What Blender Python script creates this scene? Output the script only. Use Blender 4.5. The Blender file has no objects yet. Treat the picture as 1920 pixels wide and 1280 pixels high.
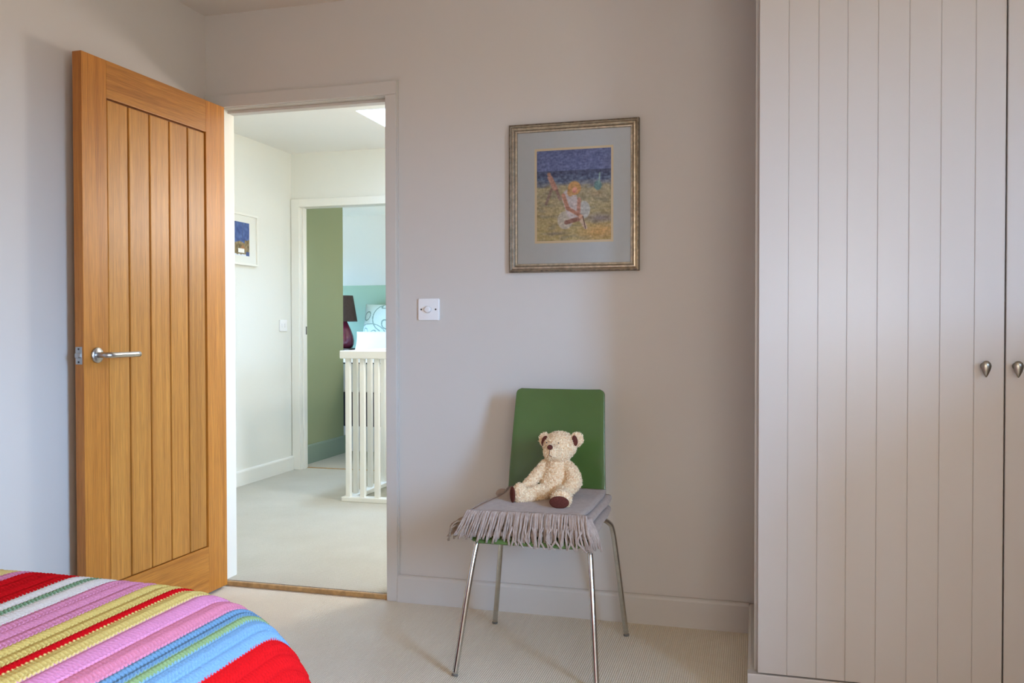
import bpy, bmesh, math, random
import numpy as np
from mathutils import Vector, Matrix, noise as mnoise

random.seed(7)
rng = np.random.default_rng(7)
SC = bpy.context.scene
COL = SC.collection
R = math.radians

# ------------------------------------------------------------------ camera
cam_d = bpy.data.cameras.new('camera')
cam = bpy.data.objects.new('camera', cam_d)
COL.objects.link(cam)
cam_d.sensor_fit = 'HORIZONTAL'
cam_d.sensor_width = 36.0
cam_d.lens = 36.0 * 1634.59 / 1920.0
cam_d.clip_start = 0.02
cam.location = (0, -3.194, 1.0849)
cam.rotation_euler = (R(90) - 0.0167, 0.0015, 0.2719)
SC.camera = cam

# ------------------------------------------------------------------ world, daylight, exposure
SKY = 56.0
w = bpy.data.worlds.new('overcast_sky')
SC.world = w
w.use_nodes = True
nt = w.node_tree
nt.nodes.clear()
n_out = nt.nodes.new('ShaderNodeOutputWorld')
n_bg = nt.nodes.new('ShaderNodeBackground')
n_geo = nt.nodes.new('ShaderNodeTexCoord')
n_sep = nt.nodes.new('ShaderNodeSeparateXYZ')
n_map = nt.nodes.new('ShaderNodeMapRange')
n_mix = nt.nodes.new('ShaderNodeMix')
n_mix.data_type = 'RGBA'
nt.links.new(n_geo.outputs['Generated'], n_sep.inputs[0])
nt.links.new(n_sep.outputs['Z'], n_map.inputs['Value'])
n_map.inputs['From Min'].default_value = -0.03
n_map.inputs['From Max'].default_value = 0.05
nt.links.new(n_map.outputs['Result'], n_mix.inputs['Factor'])
n_mix.inputs[6].default_value = (0.10, 0.085, 0.06, 1)      # ground
n_mix.inputs[7].default_value = (0.44, 0.76, 1.26, 1)      # overcast sky
nt.links.new(n_mix.outputs[2], n_bg.inputs['Color'])
n_bg.inputs['Strength'].default_value = SKY
nt.links.new(n_bg.outputs[0], n_out.inputs[0])


def portal(name, loc, direction, sx, sy):
    d = bpy.data.lights.new(name, 'AREA')
    d.shape = 'RECTANGLE'
    d.size, d.size_y = sx, sy
    d.cycles.is_portal = True
    o = bpy.data.objects.new(name, d)
    COL.objects.link(o)
    o.location = loc
    o.rotation_euler = Vector(direction).to_track_quat('-Z', 'Y').to_euler()
    return o


YF = -4.35                     # front wall, behind the camera
XR = 1.50                      # right wall of the room
WIN = (-3.05, -2.10, 0.80, 2.10)   # room window: y0,y1,z0,z1
SKYL = (-2.298, -1.9, 1.586, 2.10)   # skylight opening x0,x1,y0,y1
LX = 0.35                      # right end of the landing
LWIN = (0.5, 0.92, 1.2, 1.7)
BWIN = (4.05, 4.75, 1.0, 1.85)
BX = -1.75                     # right wall of the far bedroom
portal('daylight_room', (XR + 0.30, (WIN[0] + WIN[1]) / 2, (WIN[2] + WIN[3]) / 2), (-1, 0, 0), WIN[1] - WIN[0], WIN[3] - WIN[2])
portal('daylight_skylight', ((SKYL[0] + SKYL[1]) / 2, (SKYL[2] + SKYL[3]) / 2, 2.62), (0, 0, -1), SKYL[1] - SKYL[0], SKYL[3] - SKYL[2])
portal('daylight_landing', (LX + 0.2, (LWIN[0] + LWIN[1]) / 2, (LWIN[2] + LWIN[3]) / 2), (-1, 0, 0), LWIN[1] - LWIN[0], LWIN[3] - LWIN[2])
portal('daylight_bedroom', (-5.6, (BWIN[0] + BWIN[1]) / 2, (BWIN[2] + BWIN[3]) / 2), (1, 0, 0), BWIN[1] - BWIN[0], BWIN[3] - BWIN[2])



def fill_light(name, loc, watts, col, rad):
    d = bpy.data.lights.new(name, 'POINT')
    d.energy = watts
    d.color = col
    d.shadow_soft_size = rad
    o = bpy.data.objects.new(name, d)
    COL.objects.link(o)
    o.location = loc


WARM = (1.0, 0.93, 0.84)
fill_light('room_fill_light', (0.45, -3.3, 1.22), 62, WARM, 0.42)  # added fill without a fitting, lifts the shaded walls of the room
fill_light('landing_fill_light', (-0.9, 1.1, 1.70), 52, (1.0, 0.92, 0.86), 0.15)  # added bare point light that brightens and neutralises the landing
fill_light('bedroom_fill_light', (-2.3, 4.2, 1.6), 17, (1.0, 0.88, 0.76), 0.12)  # unseen point light added to warm the far bedroom

SC.view_settings.view_transform = 'Standard'
SC.view_settings.look = 'None'
SC.view_settings.gamma = 1.0
SC.view_settings.use_curve_mapping = False
SC.view_settings.exposure = 0.0
SC.cycles.max_bounces = 12
SC.cycles.diffuse_bounces = 7
SC.cycles.use_denoising = True
SC.cycles.caustics_reflective = False
SC.cycles.caustics_refractive = False


# ------------------------------------------------------------------ helpers
def S(r, g, b):
    f = lambda c: (c / 255 / 12.92) if c / 255 <= 0.04045 else ((c / 255 + 0.055) / 1.055) ** 2.4
    return (f(r), f(g), f(b), 1.0)


def mat(name, col, rough=0.6, metal=0.0, var=None, bump=None, coat=0.0, spec=0.5, attr=None, sheen=0.0):
    """var=(scale,amount) soft colour variation; bump=(scale,strength,distance)"""
    m = bpy.data.materials.new(name)
    m.use_nodes = True
    t = m.node_tree
    b = t.nodes['Principled BSDF']
    b.inputs['Base Color'].default_value = col
    b.inputs['Roughness'].default_value = rough
    b.inputs['Metallic'].default_value = metal
    b.inputs['Specular IOR Level'].default_value = spec
    if coat:
        b.inputs['Coat Weight'].default_value = coat
        b.inputs['Coat Roughness'].default_value = 0.08
    if sheen:
        b.inputs['Sheen Weight'].default_value = sheen
        b.inputs['Sheen Roughness'].default_value = 0.5
    tc = t.nodes.new('ShaderNodeTexCoord')
    src = None
    if attr:
        a = t.nodes.new('ShaderNodeAttribute')
        a.attribute_name = attr
        src = a.outputs['Color']
    if var:
        n = t.nodes.new('ShaderNodeTexNoise')
        n.inputs['Scale'].default_value = var[0]
        n.inputs['Detail'].default_value = 5
        t.links.new(tc.outputs['Object'], n.inputs['Vector'])
        mr = t.nodes.new('ShaderNodeMapRange')
        mr.inputs['From Min'].default_value = 0.3
        mr.inputs['From Max'].default_value = 0.7
        mr.inputs['To Min'].default_value = 1 - var[1]
        mr.inputs['To Max'].default_value = 1 + var[1]
        t.links.new(n.outputs['Fac'], mr.inputs['Value'])
        mx = t.nodes.new('ShaderNodeMix')
        mx.data_type = 'RGBA'
        mx.blend_type = 'MULTIPLY'
        mx.inputs['Factor'].default_value = 1
        if src:
            t.links.new(src, mx.inputs[6])
        else:
            mx.inputs[6].default_value = col
        t.links.new(mr.outputs['Result'], mx.inputs[7])
        src = mx.outputs[2]
    if src:
        t.links.new(src, b.inputs['Base Color'])
    if bump:
        n = t.nodes.new('ShaderNodeTexNoise')
        n.inputs['Scale'].default_value = bump[0]
        n.inputs['Detail'].default_value = 4
        t.links.new(tc.outputs['Object'], n.inputs['Vector'])
        bp = t.nodes.new('ShaderNodeBump')
        bp.inputs['Strength'].default_value = bump[1]
        bp.inputs['Distance'].default_value = bump[2]
        t.links.new(n.outputs['Fac'], bp.inputs['Height'])
        t.links.new(bp.outputs[0], b.inputs['Normal'])
    return m


def oak(name, axis, tone=1.0, gm=1.0, bm_=1.0):
    m = bpy.data.materials.new(name)
    m.use_nodes = True
    t = m.node_tree
    b = t.nodes['Principled BSDF']
    tc = t.nodes.new('ShaderNodeTexCoord')
    oi = t.nodes.new('ShaderNodeObjectInfo')
    va = t.nodes.new('ShaderNodeVectorMath')
    va.operation = 'ADD'
    sc = t.nodes.new('ShaderNodeVectorMath')
    sc.operation = 'SCALE'
    sc.inputs[0].default_value = (3.1, 7.7, 5.3)
    t.links.new(oi.outputs['Random'], sc.inputs['Scale'])
    t.links.new(tc.outputs['Object'], va.inputs[0])
    t.links.new(sc.outputs[0], va.inputs[1])
    mp = t.nodes.new('ShaderNodeMapping')
    s = [55, 55, 55]
    s[axis] = 1.6
    mp.inputs['Scale'].default_value = s
    t.links.new(va.outputs[0], mp.inputs['Vector'])
    n1 = t.nodes.new('ShaderNodeTexNoise')
    n1.inputs['Scale'].default_value = 1.0
    n1.inputs['Detail'].default_value = 6
    n1.inputs['Roughness'].default_value = 0.6
    n1.inputs['Distortion'].default_value = 0.6
    t.links.new(mp.outputs[0], n1.inputs['Vector'])
    mp2 = t.nodes.new('ShaderNodeMapping')
    s2 = [420, 420, 420]
    s2[axis] = 14
    mp2.inputs['Scale'].default_value = s2
    t.links.new(va.outputs[0], mp2.inputs['Vector'])
    n2 = t.nodes.new('ShaderNodeTexNoise')
    n2.inputs['Scale'].default_value = 1.0
    n2.inputs['Detail'].default_value = 3
    t.links.new(mp2.outputs[0], n2.inputs['Vector'])
    cr = t.nodes.new('ShaderNodeValToRGB')
    cr.color_ramp.elements[0].position = 0.30
    cr.color_ramp.elements[0].color = (0.37 * tone, 0.150 * tone * gm, 0.032 * tone * bm_, 1)
    cr.color_ramp.elements[1].position = 0.72
    cr.color_ramp.elements[1].color = (0.56 * tone, 0.270 * tone * gm, 0.075 * tone * bm_, 1)
    t.links.new(n1.outputs['Fac'], cr.inputs[0])
    mr = t.nodes.new('ShaderNodeMapRange')
    mr.inputs['From Min'].default_value = 0.35
    mr.inputs['From Max'].default_value = 0.6
    mr.inputs['To Min'].default_value = 0.80
    mr.inputs['To Max'].default_value = 1.04
    t.links.new(n2.outputs['Fac'], mr.inputs['Value'])
    mr2 = t.nodes.new('ShaderNodeMapRange')
    mr2.inputs['To Min'].default_value = 0.90
    mr2.inputs['To Max'].default_value = 1.08
    t.links.new(oi.outputs['Random'], mr2.inputs['Value'])
    mu = t.nodes.new('ShaderNodeMath')
    mu.operation = 'MULTIPLY'
    t.links.new(mr.outputs[0], mu.inputs[0])
    t.links.new(mr2.outputs[0], mu.inputs[1])
    mx = t.nodes.new('ShaderNodeMix')
    mx.data_type = 'RGBA'
    mx.blend_type = 'MULTIPLY'
    mx.inputs['Factor'].default_value = 1
    t.links.new(cr.outputs[0], mx.inputs[6])
    t.links.new(mu.outputs[0], mx.inputs[7])
    t.links.new(mx.outputs[2], b.inputs['Base Color'])
    b.inputs['Roughness'].default_value = 0.42
    bp = t.nodes.new('ShaderNodeBump')
    bp.inputs['Strength'].default_value = 0.12
    bp.inputs['Distance'].default_value = 0.001
    t.links.new(n2.outputs['Fac'], bp.inputs['Height'])
    t.links.new(bp.outputs[0], b.inputs['Normal'])
    return m


def carpet(name, c1, c2):
    """looped wool carpet: fine ribs of loops with soft tonal patches"""
    m = bpy.data.materials.new(name)
    m.use_nodes = True
    t = m.node_tree
    b = t.nodes['Principled BSDF']
    tc = t.nodes.new('ShaderNodeTexCoord')
    mp = t.nodes.new('ShaderNodeMapping')
    mp.inputs['Scale'].default_value = (1, 1, 1)
    t.links.new(tc.outputs['Object'], mp.inputs['Vector'])
    wv = t.nodes.new('ShaderNodeTexWave')
    wv.wave_type = 'BANDS'
    wv.bands_direction = 'X'
    wv.inputs['Scale'].default_value = 46
    wv.inputs['Distortion'].default_value = 1.2
    wv.inputs['Detail'].default_value = 2
    wv.inputs['Detail Scale'].default_value = 9
    t.links.new(mp.outputs[0], wv.inputs['Vector'])
    wy = t.nodes.new('ShaderNodeTexWave')
    wy.wave_type = 'BANDS'
    wy.bands_direction = 'Y'
    wy.inputs['Scale'].default_value = 34
    wy.inputs['Distortion'].default_value = 2.5
    wy.inputs['Detail'].default_value = 2
    wy.inputs['Detail Scale'].default_value = 12
    t.links.new(mp.outputs[0], wy.inputs['Vector'])
    n1 = t.nodes.new('ShaderNodeTexNoise')
    n1.inputs['Scale'].default_value = 260
    n1.inputs['Detail'].default_value = 3
    t.links.new(mp.outputs[0], n1.inputs['Vector'])
    n2 = t.nodes.new('ShaderNodeTexNoise')
    n2.inputs['Scale'].default_value = 3.0
    n2.inputs['Detail'].default_value = 5
    t.links.new(mp.outputs[0], n2.inputs['Vector'])
    a1 = t.nodes.new('ShaderNodeMath')
    a1.operation = 'MULTIPLY_ADD'
    t.links.new(wv.outputs['Fac'], a1.inputs[0])
    a1.inputs[1].default_value = 0.5
    a2 = t.nodes.new('ShaderNodeMath')
    a2.operation = 'MULTIPLY'
    t.links.new(wy.outputs['Fac'], a2.inputs[0])
    a2.inputs[1].default_value = 0.3
    t.links.new(a2.outputs[0], a1.inputs[2])
    a3 = t.nodes.new('ShaderNodeMath')
    a3.operation = 'MULTIPLY_ADD'
    t.links.new(n1.outputs['Fac'], a3.inputs[0])
    a3.inputs[1].default_value = 0.7
    t.links.new(a1.outputs[0], a3.inputs[2])
    a4 = t.nodes.new('ShaderNodeMath')
    a4.operation = 'MULTIPLY_ADD'
    t.links.new(n2.outputs['Fac'], a4.inputs[0])
    a4.inputs[1].default_value = 0.5
    t.links.new(a3.outputs[0], a4.inputs[2])
    cr = t.nodes.new('ShaderNodeValToRGB')
    cr.color_ramp.elements[0].position = 0.25
    cr.color_ramp.elements[0].color = c1
    cr.color_ramp.elements[1].position = 1.0
    cr.color_ramp.elements[1].color = c2
    mrr = t.nodes.new('ShaderNodeMapRange')
    mrr.inputs['From Min'].default_value = 0.3
    mrr.inputs['From Max'].default_value = 1.5
    t.links.new(a4.outputs[0], mrr.inputs['Value'])
    t.links.new(mrr.outputs[0], cr.inputs[0])
    t.links.new(cr.outputs[0], b.inputs['Base Color'])
    b.inputs['Roughness'].default_value = 0.95
    b.inputs['Specular IOR Level'].default_value = 0.1
    bp = t.nodes.new('ShaderNodeBump')
    bp.inputs['Strength'].default_value = 0.7
    bp.inputs['Distance'].default_value = 0.004
    t.links.new(a3.outputs[0], bp.inputs['Height'])
    t.links.new(bp.outputs[0], b.inputs['Normal'])
    return m


WORLD = {}


def mesh_obj(name, verts, faces, m, parent=None, smooth=False, loc=None):
    """one mesh object; verts in world space, shifted to the parent's origin (or to loc for a top-level mesh)"""
    org = WORLD[parent.name] if parent else (Vector(loc) if loc is not None else Vector((0, 0, 0)))
    v = np.asarray(verts, dtype=float).reshape(-1, 3) - np.array(org)
    me = bpy.data.meshes.new(name)
    me.from_pydata(v.tolist(), [], [list(f) for f in faces])
    me.update()
    if smooth:
        me.polygons.foreach_set('use_smooth', [True] * len(me.polygons))
    o = bpy.data.objects.new(name, me)
    COL.objects.link(o)
    ms = m if isinstance(m, (list, tuple)) else [m]
    for k in ms:
        me.materials.append(k)
    if parent:
        o.parent = parent
    else:
        o.location = org
    WORLD[o.name] = org
    return o


def bm_obj(name, bm, m, parent=None, smooth=False, loc=None):
    bm.verts.ensure_lookup_table()
    bm.verts.index_update()
    vs = [v.co[:] for v in bm.verts]
    fs = [[v.index for v in f.verts] for f in bm.faces]
    bm.free()
    return mesh_obj(name, vs, fs, m, parent, smooth, loc)


def add_box(bm, x0, x1, y0, y1, z0, z1, bev=0.0, seg=2):
    t = bmesh.new()
    r = bmesh.ops.create_cube(t, size=1)
    for v in t.verts:
        v.co = Vector(((x0 + x1) / 2 + v.co.x * (x1 - x0), (y0 + y1) / 2 + v.co.y * (y1 - y0), (z0 + z1) / 2 + v.co.z * (z1 - z0)))
    if bev:
        bmesh.ops.bevel(t, geom=t.edges[:], offset=bev, segments=seg, affect='EDGES', profile=0.6)
    merge(bm, t)


def merge(bm, t):
    t.verts.index_update()
    vs = [bm.verts.new(v.co) for v in t.verts]
    for f in t.faces:
        bm.faces.new([vs[v.index] for v in f.verts])
    t.free()


def box(name, x0, x1, y0, y1, z0, z1, m, parent=None, bev=0.0, seg=2, smooth=False, loc=None):
    bm = bmesh.new()
    add_box(bm, x0, x1, y0, y1, z0, z1, bev, seg)
    o = bm_obj(name, bm, m, parent, smooth, loc)
    return o


def boxes(name, lst, m, parent=None, bev=0.0, loc=None):
    bm = bmesh.new()
    for b in lst:
        add_box(bm, *b, bev)
    return bm_obj(name, bm, m, parent, False, loc)


def smooth_path(pts, n=8):
    """Catmull-Rom through pts"""
    P = [Vector(p) for p in pts]
    P = [P[0] * 2 - P[1]] + P + [P[-1] * 2 - P[-2]]
    out = []
    for i in range(1, len(P) - 2):
        for k in range(n):
            t = k / n
            a, b, c, d = P[i - 1], P[i], P[i + 1], P[i + 2]
            out.append(0.5 * ((2 * b) + (-a + c) * t + (2 * a - 5 * b + 4 * c - d) * t * t + (-a + 3 * b - 3 * c + d) * t ** 3))
    out.append(P[-2])
    return out


def tube_geo(path, rad, sides=12, caps=True):
    path = [Vector(p) for p in path]
    vs, fs = [], []
    up = None
    n = len(path)
    for i, p in enumerate(path):
        d = (path[min(i + 1, n - 1)] - path[max(i - 1, 0)]).normalized()
        if up is None:
            up = d.orthogonal().normalized()
        else:
            up = (up - d * up.dot(d)).normalized()
        s = d.cross(up)
        r = rad[i] if hasattr(rad, '__len__') else rad
        for k in range(sides):
            a = 2 * math.pi * k / sides
            vs.append(p + (up * math.cos(a) + s * math.sin(a)) * r)
    for i in range(n - 1):
        for k in range(sides):
            a, b = i * sides + k, i * sides + (k + 1) % sides
            fs.append((a, b, b + sides, a + sides))
    if caps:
        fs.append(tuple(range(sides))[::-1])
        fs.append(tuple((n - 1) * sides + k for k in range(sides)))
    return vs, fs


def tube(name, path, rad, m, parent=None, sides=14, smooth=True, loc=None):
    v, f = tube_geo(path, rad, sides)
    return mesh_obj(name, v, f, m, parent, smooth, loc)


def lathe(name, prof, c, m, parent=None, axis='z', seg=32, loc=None):
    """prof: list of (radius, height) ; axis z up, y -> height along -y"""
    vs, fs = [], []
    for r, h in prof:
        for k in range(seg):
            a = 2 * math.pi * k / seg
            if axis == 'z':
                vs.append((c[0] + r * math.cos(a), c[1] + r * math.sin(a), c[2] + h))
            elif axis == 'x':
                vs.append((c[0] + h, c[1] + r * math.cos(a), c[2] + r * math.sin(a)))
            else:
                vs.append((c[0] + r * math.cos(a), c[1] - h, c[2] + r * math.sin(a)))
    n = len(prof)
    for i in range(n - 1):
        for k in range(seg):
            a, b = i * seg + k, i * seg + (k + 1) % seg
            fs.append((a, b, b + seg, a + seg))
    fs.append(tuple(range(seg))[::-1])
    fs.append(tuple((n - 1) * seg + k for k in range(seg)))
    o = mesh_obj(name, vs, fs, m, parent, True, loc)
    return o


def thing(name, loc, label=None, cat=None, group=None, kind=None):
    o = bpy.data.objects.new(name, None)
    COL.objects.link(o)
    o.location = loc
    o.empty_display_size = 0.05
    WORLD[o.name] = Vector(loc)
    return tag(o, label, cat, group, kind)


def tag(o, label=None, cat=None, group=None, kind=None):
    for k, v in (('label', label), ('category', cat), ('group', group), ('kind', kind)):
        if v:
            o[k] = v
    return o


def struct(o, label=None):
    o['kind'] = 'structure'
    if label:
        o['label'] = label
    return o


def color_attr(o, cols, name='Col'):
    me = o.data
    a = me.attributes.new(name, 'FLOAT_COLOR', 'POINT')
    c = np.ones((len(me.vertices), 4), dtype=np.float32)
    c[:, :3] = cols
    a.data.foreach_set('color', c.ravel())


def lin(rgb):
    c = np.asarray(rgb, dtype=float) / 255
    return np.where(c <= 0.04045, c / 12.92, ((c + 0.055) / 1.055) ** 2.4)


def auto_smooth(o, ang=35):
    me = o.data
    me.polygons.foreach_set('use_smooth', [True] * len(me.polygons))
    me.set_sharp_from_angle(angle=R(ang))


# ------------------------------------------------------------------ materials
m_taupe = mat('taupe_wall_paint', S(201, 195, 188), 0.75, var=(1.5, 0.012), bump=(260, 0.05, 0.001), spec=0.3)
m_taupe_trim = mat('taupe_satin_paint', S(198, 193, 186), 0.45, var=(3, 0.015), spec=0.4)
m_white = mat('white_wall_paint', S(226, 226, 217), 0.75, var=(1.5, 0.01), bump=(260, 0.05, 0.001), spec=0.3)
m_ceiling = mat('ceiling_paint', S(214, 207, 198), 0.85, var=(1.2, 0.01), spec=0.2)
m_ceiling2 = mat('white_ceiling_paint', S(232, 230, 224), 0.85, var=(1.2, 0.01), spec=0.2)
m_white_trim = mat('white_satin_paint', S(230, 229, 220), 0.4, var=(3, 0.012), spec=0.4)
m_carpet = carpet('looped_wool_carpet', S(206, 194, 172), S(244, 236, 219))
m_carpet2 = carpet('landing_carpet', S(176, 169, 151), S(211, 206, 192))
m_thresh = mat('tan_threshold_wood', S(176, 138, 88), 0.6, var=(40, 0.25), bump=(200, 0.4, 0.002))
m_green = mat('sage_wall_paint', S(146, 156, 122), 0.75, var=(1.5, 0.015), spec=0.3)
m_green_trim = mat('sage_satin_paint', S(130, 148, 132), 0.5, var=(3, 0.015))
m_aqua = mat('pale_green_wall_paint', S(148, 172, 146), 0.75, var=(1.5, 0.02), spec=0.3)
m_plastic = mat('white_switch_plastic', S(232, 232, 232), 0.3, var=(20, 0.005))
m_screw = mat('dark_screw', S(80, 76, 74), 0.4, 0.8, var=(200, 0.1))
m_steel = mat('brushed_steel', S(186, 186, 184), 0.32, 1.0, var=(120, 0.05), bump=(500, 0.05, 0.0005))
m_chrome = mat('worn_chrome', S(196, 194, 188), 0.16, 1.0, var=(60, 0.06))
m_pewter = mat('pewter', S(150, 145, 134), 0.33, 1.0, var=(90, 0.08), bump=(300, 0.06, 0.0006))
m_rubber = mat('grey_plastic_foot', S(96, 92, 86), 0.6, var=(60, 0.05))
m_oak_v = oak('oak_upright_grain', 2, 1.02, 0.84, 0.44)
m_oak_plank = oak('oak_plank_grain', 2, 1.10, 0.95, 0.64)
m_oak_h = oak('oak_cross_grain', 1, 1.02, 0.86, 0.46)
m_oak_edge = oak('oak_edge_grain', 2, 0.80, 0.78, 0.45)
m_oak_groove = mat('oak_groove', S(120, 66, 22), 0.6, var=(60, 0.15))
m_wardrobe = mat('wardrobe_satin_paint', S(179, 173, 167), 0.36, var=(2.5, 0.01), spec=0.55)
m_chair = mat('green_lacquer', S(72, 99, 48), 0.26, var=(9, 0.05), coat=0.5)
m_bear = mat('cream_curly_plush', S(240, 220, 180), 0.95, attr='Col', var=(300, 0.10), spec=0.1, sheen=0.3)
m_bear_brown = mat('brown_velour', S(92, 48, 40), 0.85, var=(220, 0.18), bump=(500, 0.4, 0.001), spec=0.15)
m_thread = mat('brown_thread', S(96, 62, 46), 0.8, var=(200, 0.1))
m_silver = mat('tarnished_silver_leaf', S(192, 180, 160), 0.34, 0.85, var=(70, 0.25), bump=(220, 0.25, 0.0012))
m_silver_dark = mat('dark_antiqued_leaf', S(122, 110, 94), 0.42, 0.7, var=(90, 0.45), bump=(260, 0.4, 0.0015))
m_mount = mat('blue_grey_mount_card', S(208, 214, 217), 0.85, var=(60, 0.012))
m_cream = mat('cream_bevel_card', S(235, 218, 186), 0.8, var=(60, 0.01))
m_paint = mat('oil_paint_print', S(255, 255, 255), 0.6, attr='Col', var=(260, 0.05), bump=(420, 0.15, 0.0008))
m_curtain = mat('cotton', S(238, 240, 244), 0.85, var=(8, 0.02), bump=(60, 0.25, 0.004))
m_navy = mat('dark_navy_fabric', S(62, 66, 82), 0.85, var=(20, 0.08))
m_shade = mat('brown_lampshade_linen', S(70, 54, 48), 0.85, var=(50, 0.12), bump=(200, 0.2, 0.001))
m_burgundy = mat('burgundy_ribbed_glass', S(112, 40, 62), 0.18, var=(12, 0.1), coat=0.4)
m_darkwood = mat('dark_wood', S(74, 58, 48), 0.5, var=(18, 0.15))
m_cushion = mat('printed_cotton', S(255, 255, 255), 0.85, attr='Col', var=(40, 0.02), bump=(300, 0.15, 0.001))


def glass_mat():
    m = bpy.data.materials.new('picture_glass')
    m.use_nodes = True
    t = m.node_tree
    t.nodes.clear()
    o = t.nodes.new('ShaderNodeOutputMaterial')
    tr = t.nodes.new('ShaderNodeBsdfTransparent')
    gl = t.nodes.new('ShaderNodeBsdfGlossy')
    gl.inputs['Roughness'].default_value = 0.06
    fr = t.nodes.new('ShaderNodeFresnel')
    fr.inputs['IOR'].default_value = 1.5
    mx = t.nodes.new('ShaderNodeMixShader')
    t.links.new(fr.outputs[0], mx.inputs[0])
    t.links.new(tr.outputs[0], mx.inputs[1])
    t.links.new(gl.outputs[0], mx.inputs[2])
    t.links.new(mx.outputs[0], o.inputs[0])
    return m


m_glass = glass_mat()


def wool(name, col, u, scale=900):
    return mat(name, col, 0.95, var=(70, u), bump=(scale, 0.6, 0.0015), spec=0.1, sheen=0.25)


m_throw = wool('taupe_wool', S(164, 145, 132), 0.10)
m_yarn = wool('taupe_yarn', S(172, 154, 143), 0.16)
m_yarn_d = wool('brown_yarn', S(150, 128, 108), 0.16)


def crochet_mat():
    return mat('crochet_yarn', S(255, 255, 255), 0.95, attr='Col', var=(420, 0.10), bump=(900, 0.5, 0.0012), spec=0.04)


m_crochet = crochet_mat()

# ------------------------------------------------------------------ the room shell
XL, H = -2.2236, 2.3877
LZ = 0.022                       # landing carpet sits a little higher
LXL, LY, LH = -3.332, 2.638, 2.374
WT = 0.085                       # thickness of the wall between room and landing
BY = 5.32                        # far wall of the bedroom


def two_tone(o, rules):
    """faces get a material slot by their normal"""
    for p in o.data.polygons:
        for k, (ax, sgn) in rules.items():
            if p.normal[ax] * sgn > 0.9:
                p.material_index = k


struct(box('floor', XL - 0.1, XR + 0.4, YF - 0.1, 0.0, -0.12, 0.0, m_carpet))
struct(box('ceiling', XL - 0.1, XR + 0.4, YF - 0.1, 0.0, H, H + 0.1, m_ceiling))
struct(box('wall_left', XL - 0.1, XL, YF - 0.1, 0.0, 0.0, H, m_taupe))
struct(box('wall_front', XL, XR, YF - 0.1, YF, 0.0, H, m_taupe))
struct(box('sky_block_slab', XR + 0.32, XR + 1.1, WIN[0] - 0.8, WIN[1] + 0.8, 2.32, 2.42, m_white_trim))     # added unseen slab, cuts off high sky light at the window
wr = struct(boxes('wall_right', [
    (XR, XR + 0.32, YF, WIN[0], 0, H), (XR, XR + 0.32, WIN[1], 0.0, 0, H),
    (0.95, XR, -1.75, -1.15, 0, 1.15),      # added unseen half-height block that shades the lower wardrobe
    (XR, XR + 0.32, WIN[0], WIN[1], 0, WIN[2]), (XR, XR + 0.32, WIN[0], WIN[1], WIN[3], H)], m_taupe))
wb = struct(boxes('wall_back', [
    (LXL - 0.1, -2.175, 0.0, WT, 0, H), (-1.374, XR + 0.32, 0.0, WT, 0, H), (-2.175, -1.374, 0.0, WT, 2.027, H)],
    [m_taupe, m_white]))
two_tone(wb, {1: (1, 1)})

# window in the right wall (out of the frame; the daylight of the room comes through it)
wn = struct(thing('window_1', (XR + 0.26, (WIN[0] + WIN[1]) / 2, WIN[2])))
for nm, b in (('window_frame', (XR + 0.24, XR + 0.29, WIN[0], WIN[0] + 0.05, WIN[2], WIN[3])),
              ('window_frame', (XR + 0.24, XR + 0.29, WIN[1] - 0.05, WIN[1], WIN[2], WIN[3])),
              ('window_frame', (XR + 0.24, XR + 0.29, WIN[0] + 0.05, WIN[1] - 0.05, WIN[3] - 0.05, WIN[3])),
              ('window_frame', (XR + 0.24, XR + 0.29, WIN[0] + 0.05, WIN[1] - 0.05, WIN[2], WIN[2] + 0.05)),
              ('window_sill', (XR - 0.03, XR + 0.24, WIN[0] + 0.001, WIN[1] - 0.001, WIN[2], WIN[2] + 0.025))):
    box(nm, *b, m_white_trim, wn, 0.004)

# door lining, stop and architrave
lin_ = struct(thing('trim_1', (-1.775, 0.04, 0)))
box('jamb', -2.175, -2.145, 0.0, WT, 0, 1.997, m_white_trim, lin_)
box('jamb', -1.404, -1.374, 0.0, WT, 0, 1.997, m_taupe_trim, lin_)
box('head', -2.175, -1.374, 0.0, WT, 1.997, 2.027, m_taupe_trim, lin_)
box('stop', -2.145, -1.404, 0.042, WT, 1.985, 1.997, m_taupe_trim, lin_, 0.002)
box('stop', -1.412, -1.404, 0.042, WT, LZ, 1.985, m_taupe_trim, lin_, 0.002)
arc = struct(thing('trim_2', (-1.775, -0.008, 0)))
box('architrave_side', -1.404, -1.357, -0.015, 0.0, 0, 1.998, m_taupe_trim, arc, 0.004)
box('architrave_side', XL + 0.002, -2.15, -0.013, 0.0, 0, 1.998, m_taupe_trim, arc, 0.003)
box('architrave_head', XL + 0.002, -1.357, -0.015, 0.0, 1.998, 2.05, m_taupe_trim, arc, 0.004)
box('architrave_bead', XL + 0.004, -1.352, -0.009, 0.0, 2.05, 2.054, m_taupe_trim, arc)
box('architrave_bead', -1.357, -1.352, -0.009, 0.0, 0.107, 2.05, m_taupe_trim, arc)
th = struct(box('trim_3', -2.145, -1.404, -0.004, 0.012, 0.0, 0.0195, m_thresh, None, 0.004))


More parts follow.
